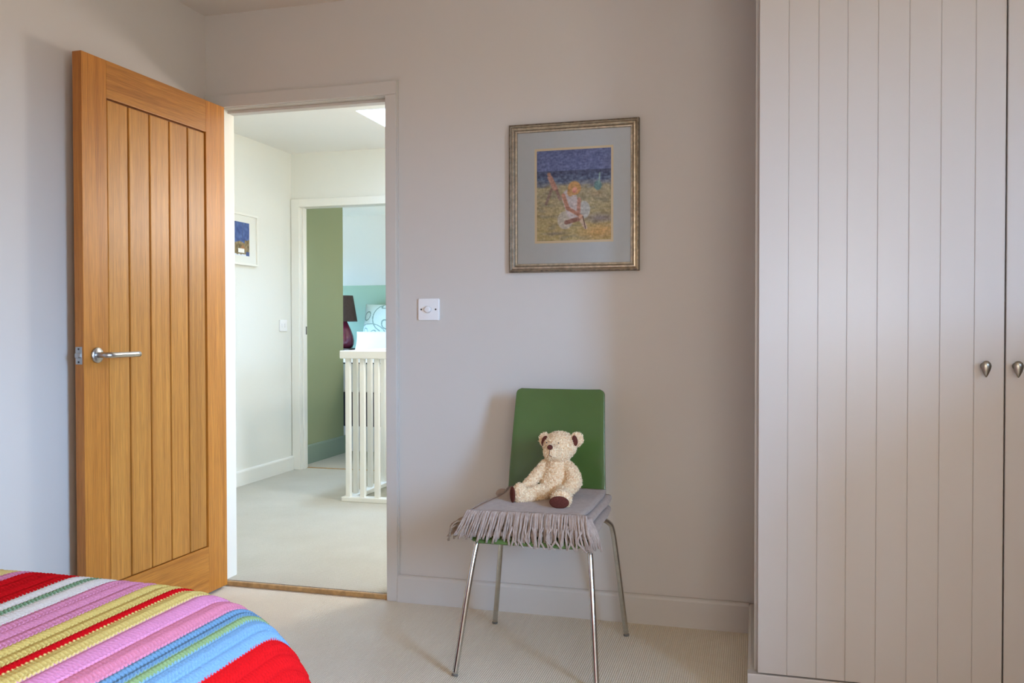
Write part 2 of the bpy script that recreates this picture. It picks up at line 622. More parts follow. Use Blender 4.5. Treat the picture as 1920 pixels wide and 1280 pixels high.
def skirting(name, p0, p1, nrm, h, m, z=0.0, t=0.018, parent=None):
    """a run of skirting board with an eased top edge from p0 to p1, proud along nrm"""
    p0, p1, n = Vector((*p0, z)), Vector((*p1, z)), Vector((*nrm, 0))
    prof = [(0, 0), (t, 0), (t, h - 0.012), (t - 0.003, h - 0.004), (t - 0.008, h), (0, h)]
    vs = [p + n * a + Vector((0, 0, b)) for p in (p0, p1) for a, b in prof]
    k = len(prof)
    fs = [(i, (i + 1) % k, (i + 1) % k + k, i + k) for i in range(k)] + [tuple(range(k))[::-1], tuple(range(k, 2 * k))]
    return struct(mesh_obj(name, vs, fs, m, parent))


skirting('baseboard_back', (-1.3565, 0), (-0.018, 0), (0, -1), 0.1065, m_taupe_trim)
skirting('baseboard_left', (XL, YF), (XL, -0.86), (1, 0), 0.1065, m_taupe_trim)

# ------------------------------------------------------------------ landing beyond the doorway
SX, SY = -2.43, 1.70     # corner of the stairwell: open floor right of SX, beyond SY
fl = boxes('floor', [(LXL - 0.1, SX, 0.012, LY + 0.1, -0.12, LZ), (SX, LX + 0.3, 0.012, SY, -0.12, LZ)], m_carpet2)
struct(fl)
struct(box('wall_landing_left', LXL - 0.1, LXL, WT, LY, LZ, LH, m_white))
lr = boxes('wall_landing_right', [(LX, LX + 0.22, WT, LWIN[0], -2.4, LH), (LX, LX + 0.22, LWIN[1], LY, -2.4, LH),
                                  (LX, LX + 0.22, LWIN[0], LWIN[1], -2.4, LWIN[2]), (LX, LX + 0.22, LWIN[0], LWIN[1], LWIN[3], LH)], m_white)
struct(lr)
D2L, D2R, D2H = -3.262, -2.50, 1.975      # far doorway
lb = boxes('wall_landing_back', [(LXL - 0.1, D2L - 0.028, LY, LY + 0.1, -0.1, LH), (D2R + 0.03, LX + 0.22, LY, LY + 0.1, -2.4, LH),
                                 (D2L - 0.028, D2R + 0.03, LY, LY + 0.1, D2H + 0.028, LH)], [m_white, m_aqua])
struct(lb)
two_tone(lb, {1: (1, 1)})
struct(boxes('ceiling', [(LXL - 0.1, SKYL[0], WT, LY + 0.1, LH, LH + 0.25), (SKYL[1], LX + 0.22, WT, LY + 0.1, LH, LH + 0.25),
                         (SKYL[0], SKYL[1], WT, SKYL[2], LH, LH + 0.25), (SKYL[0], SKYL[1], SKYL[3], LY + 0.1, LH, LH + 0.25)], m_ceiling2))
# stairwell: painted strings under the balustrade and the lower floor
struct(boxes('wall_stairwell', [(SX, SX + 0.02, SY + 0.02, LY, -2.4, -0.0), (SX, LX, SY, SY + 0.02, -2.4, -0.0)], m_white))
struct(box('floor_stairwell', SX, LX + 0.2, SY, LY, -2.5, -2.4, m_carpet2))
skirting('baseboard_landing', (LXL, WT), (LXL, LY), (1, 0), 0.103, m_white_trim, LZ)
w2 = struct(thing('window_2', (LX + 0.15, 1.0, LWIN[2])))
for b in ((LX + 0.12, LX + 0.17, LWIN[0], LWIN[0] + 0.05, LWIN[2], LWIN[3]), (LX + 0.12, LX + 0.17, LWIN[1] - 0.05, LWIN[1], LWIN[2], LWIN[3]),
          (LX + 0.12, LX + 0.17, LWIN[0] + 0.05, LWIN[1] - 0.05, LWIN[3] - 0.05, LWIN[3]), (LX + 0.12, LX + 0.17, LWIN[0] + 0.05, LWIN[1] - 0.05, LWIN[2], LWIN[2] + 0.05)):
    box('window_frame', *b, m_white_trim, w2, 0.004)
# far door lining and architrave
t4 = struct(thing('trim_4', (D2L, LY, LZ)))
box('jamb', D2L - 0.028, D2L, LY, LY + 0.1, LZ, D2H, m_white_trim, t4)
box('jamb', D2R, D2R + 0.03, LY, LY + 0.1, LZ, D2H, m_white_trim, t4)
box('head', D2L - 0.028, D2R + 0.03, LY, LY + 0.1, D2H, D2H + 0.028, m_white_trim, t4)
box('architrave_side', LXL + 0.004, D2L, LY - 0.016, LY, LZ, D2H + 0.06, m_white_trim, t4, 0.004)
box('architrave_side', D2R, D2R + 0.062, LY - 0.016, LY, LZ, D2H, m_white_trim, t4, 0.004)
box('architrave_head', D2L, D2R + 0.062, LY - 0.016, LY, D2H, D2H + 0.06, m_white_trim, t4, 0.004)
box('stop', D2L, D2L + 0.012, LY + 0.03, LY + 0.06, LZ, D2H, m_white_trim, t4, 0.002)
sp = box('strike_plate', D2L, D2L + 0.003, LY + 0.068, LY + 0.092, 1.03, 1.09, m_screw, t4)
sp['label'] = 'small dark metal strike plate'
struct(box('trim_5', D2L, D2R, LY + 0.09, LY + 0.112, LZ - 0.02, LZ + 0.004, m_thresh, None, 0.003))

# ------------------------------------------------------------------ bedroom seen through the far doorway
GX, GY = -3.36, 3.534
struct(box('floor', -5.4, BX + 0.2, LY + 0.1, BY + 0.1, -0.12, LZ, m_carpet2))
struct(box('wall_bedroom_left', -3.48, GX, LY + 0.1, GY, LZ, 2.25, m_green))
struct(boxes('wall_bedroom_side', [(-5.5, -5.4, GY, BWIN[0], LZ, 2.32), (-5.5, -5.4, BWIN[1], BY, LZ, 2.32), (-5.5, -5.4, BWIN[0], BWIN[1], LZ, BWIN[2]),
                                     (-5.5, -5.4, BWIN[0], BWIN[1], BWIN[3], 2.32), (-5.5, -3.48, GY - 0.1, GY, LZ, 2.25)], m_white))
struct(box('wall_bedroom_back', -5.4, BX + 0.2, BY, BY + 0.1, LZ, 1.528, m_aqua))
br = box('wall_bedroom_right', BX, BX + 0.1, LY + 0.1, BY, LZ, 2.3, m_white)
struct(br)
cb = bmesh.new()
prof = [(BY + 0.1, 1.528), (BY, 1.528), (4.67, 2.178), (LY + 0.1, 2.178), (LY + 0.1, 2.32), (BY + 0.1, 2.32)]
va = [cb.verts.new((-5.5, y, z)) for y, z in prof]
vb = [cb.verts.new((BX + 0.2, y, z)) for y, z in prof]
for i in range(6):
    cb.faces.new((va[i], va[(i + 1) % 6], vb[(i + 1) % 6], vb[i]))
cb.faces.new(va[::-1])
cb.faces.new(vb)
struct(bm_obj('ceiling', cb, m_white))
skirting('baseboard_bedroom', (GX, LY + 0.1), (GX, GY + 0.018), (1, 0), 0.145, m_green_trim, LZ)

# ------------------------------------------------------------------ oak door, standing open against the left wall
DX, DTH = -2.127, 0.036           # front face plane and thickness (into -x)
D0, D1 = -0.803, -0.022           # free edge, hinge edge
DZ0, DZ1 = 0.012, 1.995
door = struct(thing('door_1', (DX, D1, 0)), 'oak ledged plank door standing open against the left wall')
door.location.x += 0.007
door.rotation_euler.z = -0.0179      # stands a shade past square
PY0, PY1, PZ0, PZ1 = -0.690, -0.145, 0.200, 1.868     # recessed field


def bbox_part(name, x0, x1, y0, y1, z0, z1, m, bev=0.0015):
    return box(name, x0, x1, y0, y1, z0, z1, m, door, bev)


st = bbox_part('stile', DX - DTH, DX, D0, PY0, DZ0, DZ1, [m_oak_v, m_oak_edge])
two_tone(st, {1: (1, -1)})
bbox_part('stile', DX - DTH, DX, PY1, D1, DZ0, DZ1, m_oak_v)
bbox_part('rail', DX - DTH, DX, PY0, PY1, PZ1, DZ1, m_oak_h)
bbox_part('rail', DX - DTH, DX, PY0, PY1, DZ0, PZ0, m_oak_h)
bbox_part('backing_panel', DX - DTH + 0.008, DX - 0.016, PY0, PY1, PZ0, PZ1, m_oak_groove, 0)
edges = [-0.6865, -0.5815, -0.4725, -0.3635, -0.2560, -0.1490]
for i in range(5):
    bbox_part('plank', DX - 0.018, DX - 0.004, edges[i] + 0.0042, edges[i + 1] - 0.0042, PZ0 + 0.003, PZ1 - 0.006, m_oak_plank, 0.0025)
HZ, HY = 0.992, -0.746
hd = thing('handle', (DX, HY, HZ))
hd.parent = door
hd.location = Vector((DX, HY, HZ)) - WORLD[door.name]
hd['label'] = 'brushed steel lever handle on round rose'
lathe('rose', [(0.001, -0.001), (0.026, 0), (0.0265, 0.004), (0.0245, 0.0075), (0.012, 0.008), (0.0085, 0.009)], (DX, HY, HZ), m_steel, hd, 'x')
tube('lever', smooth_path([(DX + 0.004, HY, HZ), (DX + 0.036, HY, HZ), (DX + 0.046, HY + 0.006, HZ), (DX + 0.050, HY + 0.018, HZ), (DX + 0.050, HY + 0.05, HZ), (DX + 0.050, HY + 0.147, HZ)], 6), 0.0098, m_steel, hd, 18)
lathe('rose', [(0.001, 0.001), (0.026, 0), (0.0265, -0.004), (0.0245, -0.0075), (0.0085, -0.009)], (DX - DTH, HY, HZ), m_steel, hd, 'x')
tube('lever', smooth_path([(DX - DTH - 0.004, HY, HZ), (DX - DTH - 0.03, HY, HZ), (DX - DTH - 0.038, HY + 0.006, HZ), (DX - DTH - 0.041, HY + 0.018, HZ), (DX - DTH - 0.041, HY + 0.05, HZ), (DX - DTH - 0.041, HY + 0.147, HZ)], 6), 0.0098, m_steel, hd, 18)
lt = box('latch_plate', DX - DTH + 0.004, DX - 0.006, D0 - 0.0022, D0 + 0.002, HZ - 0.029, HZ + 0.029, m_steel, door, 0.001)
box('latch_bolt', DX - DTH + 0.011, DX - 0.011, D0 - 0.014, D0 - 0.002, HZ - 0.008, HZ + 0.009, m_steel, lt, 0.003)
for dz in (-0.0215, 0.0215):
    lathe('screw', [(0.0036, 0.0018), (0.0036, 0.003), (0.001, 0.003)], (DX - DTH / 2 - 0.001, D0, HZ + dz), m_screw, lt, 'y', 10)

# ------------------------------------------------------------------ wardrobe
WY = -0.66                        # plane of the door fronts
ward = thing('wardrobe', (0.62, -0.33, 0), 'tall built-in taupe wardrobe with tongue-and-groove doors and pewter teardrop knobs', 'wardrobe')
boxes('carcass', [(0.0, 0.018, WY + 0.03, -0.001, 0.0, H - 0.004), (0.018, 1.26, WY + 0.03, WY + 0.05, 0.02, H - 0.004),
                  (1.26, 1.278, WY + 0.03, -0.001, 0.0, H - 0.004)], m_wardrobe, ward)
box('plinth', -0.018, 1.278, WY - 0.004, WY + 0.03, 0.0, 0.108, m_wardrobe, ward, 0.003)
skirting('skirting', (0.0, WY + 0.03), (0.0, -0.018), (-1, 0), 0.1065, m_taupe_trim, 0, 0.018, ward)
del bpy.data.objects['skirting']['kind']
box('cornice', 0.0, 1.278, WY - 0.002, WY + 0.03, 2.33, H - 0.003, m_wardrobe, ward, 0.002)
wedges = [0.0095, 0.0878, 0.1655, 0.2400, 0.3170, 0.3945, 0.4720, 0.5545, 0.6265]


def wardrobe_door(x_off, flip, label):
    es = [(0.0095 + 0.6265 - e) if flip else e for e in wedges]
    es = sorted(es)
    es = [e + x_off for e in es]
    root = box('door', es[0] + 0.004, es[-1] - 0.004, WY + 0.012, WY + 0.028, 0.114, 2.324, m_wardrobe, ward)
    root['label'] = label
    for a, b in zip(es[:-1], es[1:]):
        vs, fs = [], []
        c = 0.0018
        pr = [(a, WY + 0.012), (a, WY + c), (a + c * 0.8, WY), (b - c * 0.8, WY), (b, WY + c), (b, WY + 0.012)]
        for z in (0.112, 2.326):
            for x, y in pr:
                vs.append((x, y, z))
        for i in range(5):
            fs.append((i, i + 1, i + 7, i + 6))
        fs.append((5, 0, 6, 11))
        fs.append((0, 5, 4, 3, 2, 1))
        fs.append((6, 7, 8, 9, 10, 11))
        mesh_obj('plank', vs, [f[::-1] for f in fs], m_wardrobe, root)
    return root


d1 = wardrobe_door(0.0, False, 'wardrobe door in full view')
d2 = wardrobe_door(0.6205, True, 'wardrobe door cut by the picture edge')


def knob(parent, x, z):
    """teardrop knob: pear front on a short neck"""
    vs, fs = [], []
    seg, rows = 28, 14
    for j in range(rows + 1):
        ph = math.pi * j / rows
        for k in range(seg):
            a = 2 * math.pi * k / seg
            ca, sa = math.cos(a), math.sin(a)
            rr = math.sin(ph)
            dx = 0.0125 * ca * rr
            dz = 0.0145 * sa * rr
            if dz < 0:
                dz *= 2.0
                f = abs(dz) / 0.029
                dx *= (1 - 0.55 * f ** 1.3)
            vs.append((x + dx, WY - 0.024 - 0.0075 * math.cos(ph) * (1 if math.cos(ph) > 0 else 0.7), z + 0.004 + dz))
    for j in range(rows):
        for k in range(seg):
            a, b = j * seg + k, j * seg + (k + 1) % seg
            fs.append((a, b, b + seg, a + seg))
    n0 = len(vs)
    for y in (WY - 0.021, WY - 0.008, WY):
        r = 0.0065 if y < WY - 0.005 else 0.009
        for k in range(seg):
            a = 2 * math.pi * k / seg
            vs.append((x + r * math.cos(a), y, z + 0.004 + r * math.sin(a)))
    for j in range(2):
        for k in range(seg):
            a, b = n0 + j * seg + k, n0 + j * seg + (k + 1) % seg
            fs.append((a, b, b + seg, a + seg))
    return mesh_obj('knob', vs, fs, m_pewter, parent, True)


knob(d1, 0.5785, 0.977)
knob(d2, 0.6535, 0.977)

# ------------------------------------------------------------------ dimmer switch by the door
SWX, SWZ = -1.2255, 1.1535
sw = thing('dimmer_switch', (SWX, 0, SWZ), 'square white dimmer switch with round knob on the taupe wall beside the doorway', 'switch')


def rounded_plate(name, cx, cz, w_, h_, y0, y1, rad, m, parent, bev=0.002):
    bm = bmesh.new()
    pts = []
    for sx, sz, a0 in ((1, 1, 0), (-1, 1, 90), (-1, -1, 180), (1, -1, 270)):
        for k in range(6):
            a = R(a0 + 90 * k / 5)
            pts.append((cx + sx * (w_ / 2 - rad) + rad * math.cos(a), cz + sz * (h_ / 2 - rad) + rad * math.sin(a)))
    f = bm.faces.new([bm.verts.new((x, y0, z)) for x, z in pts])
    r = bmesh.ops.extrude_face_region(bm, geom=[f])
    vs = [v for v in r['geom'] if isinstance(v, bmesh.types.BMVert)]
    for v in vs:
        v.co.y = y1
    fr = [e for e in bm.edges if all(abs(v.co.y - y1) < 1e-7 for v in e.verts)]
    if bev:
        bmesh.ops.bevel(bm, geom=fr, offset=bev, segments=3, affect='EDGES', profile=0.5)
    bmesh.ops.recalc_face_normals(bm, faces=bm.faces)
    o = bm_obj(name, bm, m, parent)
    auto_smooth(o, 40)
    return o


rounded_plate('faceplate', SWX, SWZ, 0.087, 0.086, 0.0, -0.010, 0.006, m_plastic, sw, 0.003)
lathe('dimmer_knob', [(0.0135, 0.0095), (0.0130, 0.020), (0.0118, 0.0225), (0.008, 0.0235), (0.001, 0.0237)], (SWX - 0.001, 0, SWZ), m_plastic, sw, 'y', 24)
for dx in (-0.030, 0.030):
    lathe('screw', [(0.0036, 0.0095), (0.0036, 0.0104), (0.001, 0.0104)], (SWX + dx, 0, SWZ), m_screw, sw, 'y', 12)

# ------------------------------------------------------------------ framed painting
PX0, PX1, PZ_0, PZ_1 = -0.896, -0.406, 1.290, 1.8435
pic = thing('framed_painting', ((PX0 + PX1) / 2, 0, PZ_0), 'beach painting of a crouching girl in white, wide grey mount, antiqued silver frame', 'painting')


def frame_run(prof, mats, name, x0, x1, z0, z1, parent, ybase=0.0):
    """four mitred lengths; prof = list of (inward distance, projection); material per segment"""
    cs = [(x0, z0, 1, 1), (x1, z0, -1, 1), (x1, z1, -1, -1), (x0, z1, 1, -1)]
    for i in range(4):
        a, b = cs[i], cs[(i + 1) % 4]
        vs, fs = [], []
        for c in (a, b):
            for d, p in prof:
                vs.append((c[0] + c[2] * d, ybase - p, c[1] + c[3] * d))
        k = len(prof)
        for j in range(k - 1):
            fs.append((j, j + k, j + 1 + k, j + 1))
        fs.append((k - 1, 2 * k - 1, k, 0))
        o = mesh_obj(name, vs, fs, mats, parent)
        for j, p in enumerate(o.data.polygons):
            p.material_index = prof_mat[j] if j < len(prof_mat) else 0
        bm = bmesh.new()
        bm.from_mesh(o.data)
        bmesh.ops.recalc_face_normals(bm, faces=bm.faces)
        bm.to_mesh(o.data)
        bm.free()


fp = [(0, 0.0005), (0, 0.020), (0.002, 0.0245), (0.007, 0.0255), (0.010, 0.0225), (0.0115, 0.021), (0.014, 0.0235), (0.018, 0.024), (0.0215, 0.0205),
      (0.0235, 0.0185), (0.0265, 0.020), (0.0300, 0.0195), (0.0315, 0.016), (0.0315, 0.009)]
prof_mat = [1, 1, 1, 0, 1, 0, 0, 0, 1, 0, 0, 0, 0, 0]
frame_run(fp, [m_silver, m_silver_dark], 'frame_rail', PX0, PX1, PZ_0, PZ_1, pic)
IX0, IX1, IZ0, IZ1 = -0.790, -0.510, 1.406, 1.742
MX0, MX1, MZ0, MZ1 = PX0 + 0.028, PX1 - 0.028, PZ_0 + 0.028, PZ_1 - 0.028
ob = 0.0085
boxes('mount', [(MX0, IX0 - ob, -0.011, -0.008, MZ0, MZ1), (IX1 + ob, MX1, -0.011, -0.008, MZ0, MZ1),
                (IX0 - ob, IX1 + ob, -0.011, -0.008, MZ0, IZ0 - ob), (IX0 - ob, IX1 + ob, -0.011, -0.008, IZ1 + ob, MZ1)], m_mount, pic)
boxes('mount_bevel', [(IX0 - ob, IX0, -0.010, -0.008, IZ0 - ob, IZ1 + ob), (IX1, IX1 + ob, -0.010, -0.008, IZ0 - ob, IZ1 + ob),
                      (IX0, IX1, -0.010, -0.008, IZ0 - ob, IZ0), (IX0, IX1, -0.010, -0.008, IZ1, IZ1 + ob)], m_cream, pic)
box('backboard', PX0 + 0.004, PX1 - 0.004, -0.006, -0.0005, PZ_0 + 0.004, PZ_1 - 0.004, m_darkwood, pic)
gp = mesh_obj('glass_pane', [(MX0, -0.0135, MZ0), (MX1, -0.0135, MZ0), (MX1, -0.0135, MZ1), (MX0, -0.0135, MZ1)], [(0, 1, 2, 3)], m_glass, pic)


def fbm(x, y, s, seed=0):
    return np.array([mnoise.noise(Vector((a * s + seed, b * s - seed, seed * 0.37))) for a, b in zip(x, y)])


def capsule(u, v, a, b, asp=1.0):
    a, b = np.array(a, float), np.array(b, float)
    pu, pv = u - a[0], (v - a[1]) * asp
    du, dv = b[0] - a[0], (b[1] - a[1]) * asp
    t = np.clip((pu * du + pv * dv) / (du * du + dv * dv + 1e-9), 0, 1)
    return np.hypot(pu - t * du, pv - t * dv)


def grid_print(name, nx, nz, to3d, colfn, m, parent):
    u, v = np.meshgrid(np.linspace(0, 1, nx), np.linspace(0, 1, nz))
    u, v = u.ravel(), v.ravel()
    P = to3d(u, v)
    idx = np.arange(nx * nz).reshape(nz, nx)
    fs = np.stack([idx[:-1, :-1], idx[1:, :-1], idx[1:, 1:], idx[:-1, 1:]], -1).reshape(-1, 4)
    o = mesh_obj(name, P, fs.tolist(), m, parent)
    color_attr(o, lin(np.clip(colfn(u, v), 0, 255)))
    return o


def beach(u, v):
    n1 = fbm(u * 1.0, v * 3.2, 7, 3)
    n2 = fbm(u * 1.0, v * 2.2, 22, 9)
    n3 = fbm(u, v, 46, 5)
    c = np.zeros((len(u), 3))
    A = lambda k: np.array(k, float)

    def put(mask, col, soft=None):
        mk = np.clip(mask, 0, 1)[:, None]
        c[:] = c * (1 - mk) + A(col) * mk

    sm = lambda d, r, s=0.014: np.clip((r - d) / s + 0.5, 0, 1)
    put(np.ones_like(u), (90, 104, 152))
    put(np.clip(v / 0.22, 0, 1) * 0.6, (106, 120, 170))
    put(np.clip((v - 0.222) / 0.01, 0, 1), (66, 78, 112))
    put(np.clip((v - 0.24) / 0.08, 0, 1) * (0.55 + 0.8 * n2), (96, 116, 150))
    surf = np.clip((v - 0.335 + 0.03 * n1) / 0.03, 0, 1)
    put(surf * 0.9, (128, 134, 146))
    sand = np.clip((v - 0.375 + 0.05 * n1) / 0.05, 0, 1)
    put(sand, (166, 156, 126))
    put(sand * np.clip((v - 0.5) / 0.4, 0, 1) * 0.8, (188, 168, 112))
    put(sand * np.clip(n1 * 1.6, 0, 1) * 0.5, (188, 180, 130))
    put(sand * np.clip(-n1 * 1.8, 0, 1) * 0.5, (134, 132, 116))
    put(np.clip(1.2 - np.hypot((u - 0.86) / 0.30, (v - 0.91) / 0.10), 0, 1) * 0.8, (206, 160, 96))
    put(np.clip(1.15 - np.hypot((u - 0.86) / 0.26, (v - 0.76) / 0.06), 0, 1) * 0.8, (126, 116, 124))
    put(np.clip(1.1 - np.hypot((u - 0.25) / 0.22, (v - 0.92) / 0.025), 0, 1) * 0.6, (116, 110, 112))
    put(np.clip(1.1 - np.hypot((u - 0.80) / 0.10, (v - 0.49) / 0.05), 0, 1) * 0.5, (176, 146, 118))
    # the little boat
    put(sm(np.hypot((u - 0.825), (v - 0.405) * 0.95), 0.05), (102, 140, 142))
    put(sm(capsule(u, v, (0.85, 0.27), (0.84, 0.37), 1.2), 0.008), (136, 172, 164))
    # running figure
    put(sm(capsule(u, v, (0.20, 0.43), (0.125, 0.59), 1.2), 0.017), (142, 120, 112))
    put(sm(capsule(u, v, (0.26, 0.42), (0.315, 0.54), 1.2), 0.02), (150, 124, 116))
    put(sm(capsule(u, v, (0.18, 0.30), (0.245, 0.415), 1.2), 0.034), (186, 142, 128))
    put(sm(np.hypot(u - 0.165, (v - 0.262) * 1.2), 0.026), (172, 132, 116))
    # crouching girl
    put(sm(np.hypot((u - 0.385) / 1.0, (v - 0.775) * 1.05), 0.105), (196, 190, 178))
    put(sm(np.hypot((u - 0.64) / 0.9, (v - 0.665) * 0.95), 0.09), (186, 188, 186))
    put(sm(capsule(u, v, (0.44, 0.52), (0.50, 0.68), 1.2), 0.10), (204, 196, 198))
    put(sm(capsule(u, v, (0.40, 0.80), (0.57, 0.765), 1.2), 0.028), (146, 104, 92))
    put(sm(capsule(u, v, (0.36, 0.50), (0.42, 0.645), 1.2), 0.026), (190, 140, 120))
    put(sm(capsule(u, v, (0.42, 0.645), (0.58, 0.725), 1.2), 0.023), (184, 132, 112))
    put(sm(capsule(u, v, (0.575, 0.55), (0.565, 0.69), 1.2), 0.024), (190, 142, 126))
    put(sm(np.hypot((u - 0.51), (v - 0.425) * 1.15), 0.088), (204, 158, 104))
    put(sm(np.hypot((u - 0.455) / 0.9, (v - 0.47) * 1.0), 0.045), (196, 152, 102))
    put(sm(np.hypot((u - 0.515), (v - 0.447) * 1.1), 0.036), (222, 164, 142))
    put(sm(np.hypot((u - 0.505), (v - 0.464) * 1.1), 0.012), (206, 122, 112))
    put(sm(np.hypot((u - 0.60), (v - 0.745) * 1.1), 0.03), (206, 164, 142))
    put(sm(capsule(u, v, (0.61, 0.79), (0.66, 0.86), 1.2), 0.026), (200, 180, 160))
    put(sm(capsule(u, v, (0.625, 0.74), (0.66, 0.875), 1.2), 0.0065, 0.008), (104, 74, 66))
    c += (n2 * 26 + n3 * 22)[:, None]
    return c * 1.07 + 4


grid_print('painted_sheet', 150, 180, lambda u, v: np.stack([IX0 + u * (IX1 - IX0), np.full_like(u, -0.0087), IZ1 - v * (IZ1 - IZ0)], -1), beach, m_paint, pic)

# ------------------------------------------------------------------ green chair
CX = -0.673
chair = thing('stacking_chair', (CX, -0.4, 0), 'green lacquered bent-ply chair with chrome legs standing against the taupe wall', 'chair')
prof = smooth_path([(0, -0.640, 0.420), (0, -0.630, 0.4315), (0, -0.605, 0.4375), (0, -0.52, 0.437), (0, -0.42, 0.4335), (0, -0.33, 0.435), (0, -0.262, 0.448),
                    (0, -0.222, 0.476), (0, -0.203, 0.515), (0, -0.190, 0.58), (0, -0.168, 0.70), (0, -0.146, 0.80), (0, -0.132, 0.862)], 8)
L = [0]
for a, b in zip(prof[:-1], prof[1:]):
    L.append(L[-1] + (b - a).length)
LT = L[-1]
# resample finely near both ends so that the rounded corners are smooth
ts = np.unique(np.concatenate([np.linspace(0, 0.05, 12), np.linspace(0.05, LT - 0.03, 46), np.linspace(LT - 0.03, LT, 10)]))
py = np.interp(ts, L, [p.y for p in prof])
pz = np.interp(ts, L, [p.z for p in prof])
hw = np.interp(ts, [0, 0.10, 0.30, 0.42, 0.50, LT], [0.1895, 0.190, 0.186, 0.176, 0.174, 0.1605])
for i, t in enumerate(ts):
    for d, rad in ((t, 0.045), (LT - t, 0.018)):
        if d < rad:
            hw[i] -= rad - math.sqrt(max(0, rad * rad - (rad - d) ** 2))
ns = 17
vs, fs = [], []
for i in range(len(ts)):
    for j in range(ns):
        s = -1 + 2 * j / (ns - 1)
        back = np.interp(ts[i], [0.42, 0.55], [0, 1])
        seat = 1 - back
        vs.append((CX + s * hw[i], py[i] - 0.010 * s * s * back, pz[i] + 0.006 * s * s * seat * np.interp(ts[i], [0, 0.1], [0, 1])))
for i in range(len(ts) - 1):
    for j in range(ns - 1):
        a = i * ns + j
        fs.append((a, a + 1, a + ns + 1, a + ns))
shell = mesh_obj('seat_shell', vs, fs, m_chair, chair, True)
sm_ = shell.modifiers.new('ply', 'SOLIDIFY')
sm_.thickness = 0.011
sm_.offset = -1
bv = shell.modifiers.new('edge', 'BEVEL')
bv.width = 0.003
bv.segments = 3
bv.limit_method = 'ANGLE'
bv.angle_limit = R(50)


def leg(sgn, pts):
    P = [(CX + sgn * (x - CX), y, z) for x, y, z in pts]
    path = smooth_path(P, 8)
    lg = tube('leg', path, 0.0092, m_chrome, chair, 18)
    f = Vector(P[0])
    d = (Vector(P[1]) - f).normalized()
    tube('foot_cap', [f + Vector((0, 0, 0.0)) , f + d * 0.006], 0.0098, m_rubber, lg, 16)


for s in (1, -1):
    leg(s, [(-0.450, -0.650, 0.002), (-0.4585, -0.628, 0.09), (-0.4725, -0.592, 0.24), (-0.4885, -0.550, 0.385), (-0.497, -0.535, 0.408), (-0.525, -0.515, 0.4165), (-0.60, -0.47, 0.4175)])
    leg(s, [(-0.432, -0.155, 0.002), (-0.445, -0.165, 0.12), (-0.462, -0.182, 0.28), (-0.4745, -0.197, 0.38), (-0.486, -0.212, 0.408), (-0.508, -0.235, 0.421), (-0.55, -0.29, 0.4165), (-0.60, -0.36, 0.4165)])
tube('seat_support', [(CX - 0.075, -0.36, 0.4165), (CX - 0.075, -0.47, 0.4165)], 0.0092, m_chrome, chair, 12)
tube('seat_support', [(CX + 0.075, -0.36, 0.4165), (CX + 0.075, -0.47, 0.4165)], 0.0092, m_chrome, chair, 12)

# ------------------------------------------------------------------ folded wool throw on the seat
throw = thing('folded_throw', (CX, -0.42, 0.44), 'folded taupe wool throw with a hanging fringe under the teddy bear', 'blanket')
NL, TZ0, DZL = 5, 0.4505, 0.0156
TXL, TXR = -0.866, -0.480


def throw_center():
    pts = []
    for k in range(NL):
        z = TZ0 + k * DZL
        l, r = TXL + 0.012 * (k % 2) + 0.004 * k, TXR - 0.004 * k
        xs = np.linspace(l, r, 22)
        if k % 2:
            xs = xs[::-1]
        pts += [(x, z) for x in xs]
        if k < NL - 1:
            xe = xs[-1]
            sgn = 1 if k % 2 == 0 else -1
            for a in np.linspace(-80, 80, 7):
                pts.append((xe + sgn * 0.008 * math.cos(R(a)), z + DZL / 2 + DZL / 2 * math.sin(R(a))))
    return pts


cl = throw_center()
YS = np.linspace(-0.625, -0.255, 26)
vs, fs = [], []
for (x, z) in cl:
    k = (z - TZ0) / DZL
    for y in YS:
        f = (y - YS[0]) / (YS[-1] - YS[0])
        xx = x + (0.006 * math.sin(7 * y + k) + 0.012 * (f - 0.4) * (1 if x < CX else 0.2)) + 0.010 * f * (1 if x < CX - 0.1 else 0)
        yy = y + 0.006 * math.sin(9 * x + k * 1.7) + (0.010 * (k / 4 - 0.5))
        zz = z + 0.0022 * math.sin(13 * x + 5 * y + k) + 0.0018 * math.sin(23 * y - 8 * x)
        sag = np.clip((-0.585 - y) / 0.04, 0, 1)
        zz -= 0.004 * sag * sag * (k / 4)
        zz += 0.010 * np.clip((y + 0.34) / 0.08, 0, 1) ** 2
        vs.append((xx, yy, zz))
nY = len(YS)
for i in range(len(cl) - 1):
    for j in range(nY - 1):
        a = i * nY + j
        fs.append((a, a + 1, a + nY + 1, a + nY))
tb = mesh_obj('cloth', vs, fs, m_throw, throw, True)
so = tb.modifiers.new('thick', 'SOLIDIFY')
so.thickness = 0.0125
so.offset = 0


def tassel_mesh(path, rad=0.0021, yarns=3, twist=5.0):
    P = smooth_path(path, 3)
    n = len(P)
    V, F = [], []
    ph0 = random.uniform(0, 6)
    for q in range(yarns):
        pp = []
        for i, p in enumerate(P):
            t = i / (n - 1)
            sp_ = 0.0017 + 0.0020 * max(0, t - 0.6)
            a = ph0 + q * 2 * math.pi / yarns + twist * t
            pp.append(Vector(p) + Vector((math.cos(a) * sp_, math.sin(a) * sp_ * 0.8, 0)))
        v, f = tube_geo(pp, [rad * (1 - 0.25 * i / (n - 1)) for i in range(n)], 4)
        o = len(V)
        V += v
        F += [tuple(k + o for k in ff) for ff in f]
    return V, F


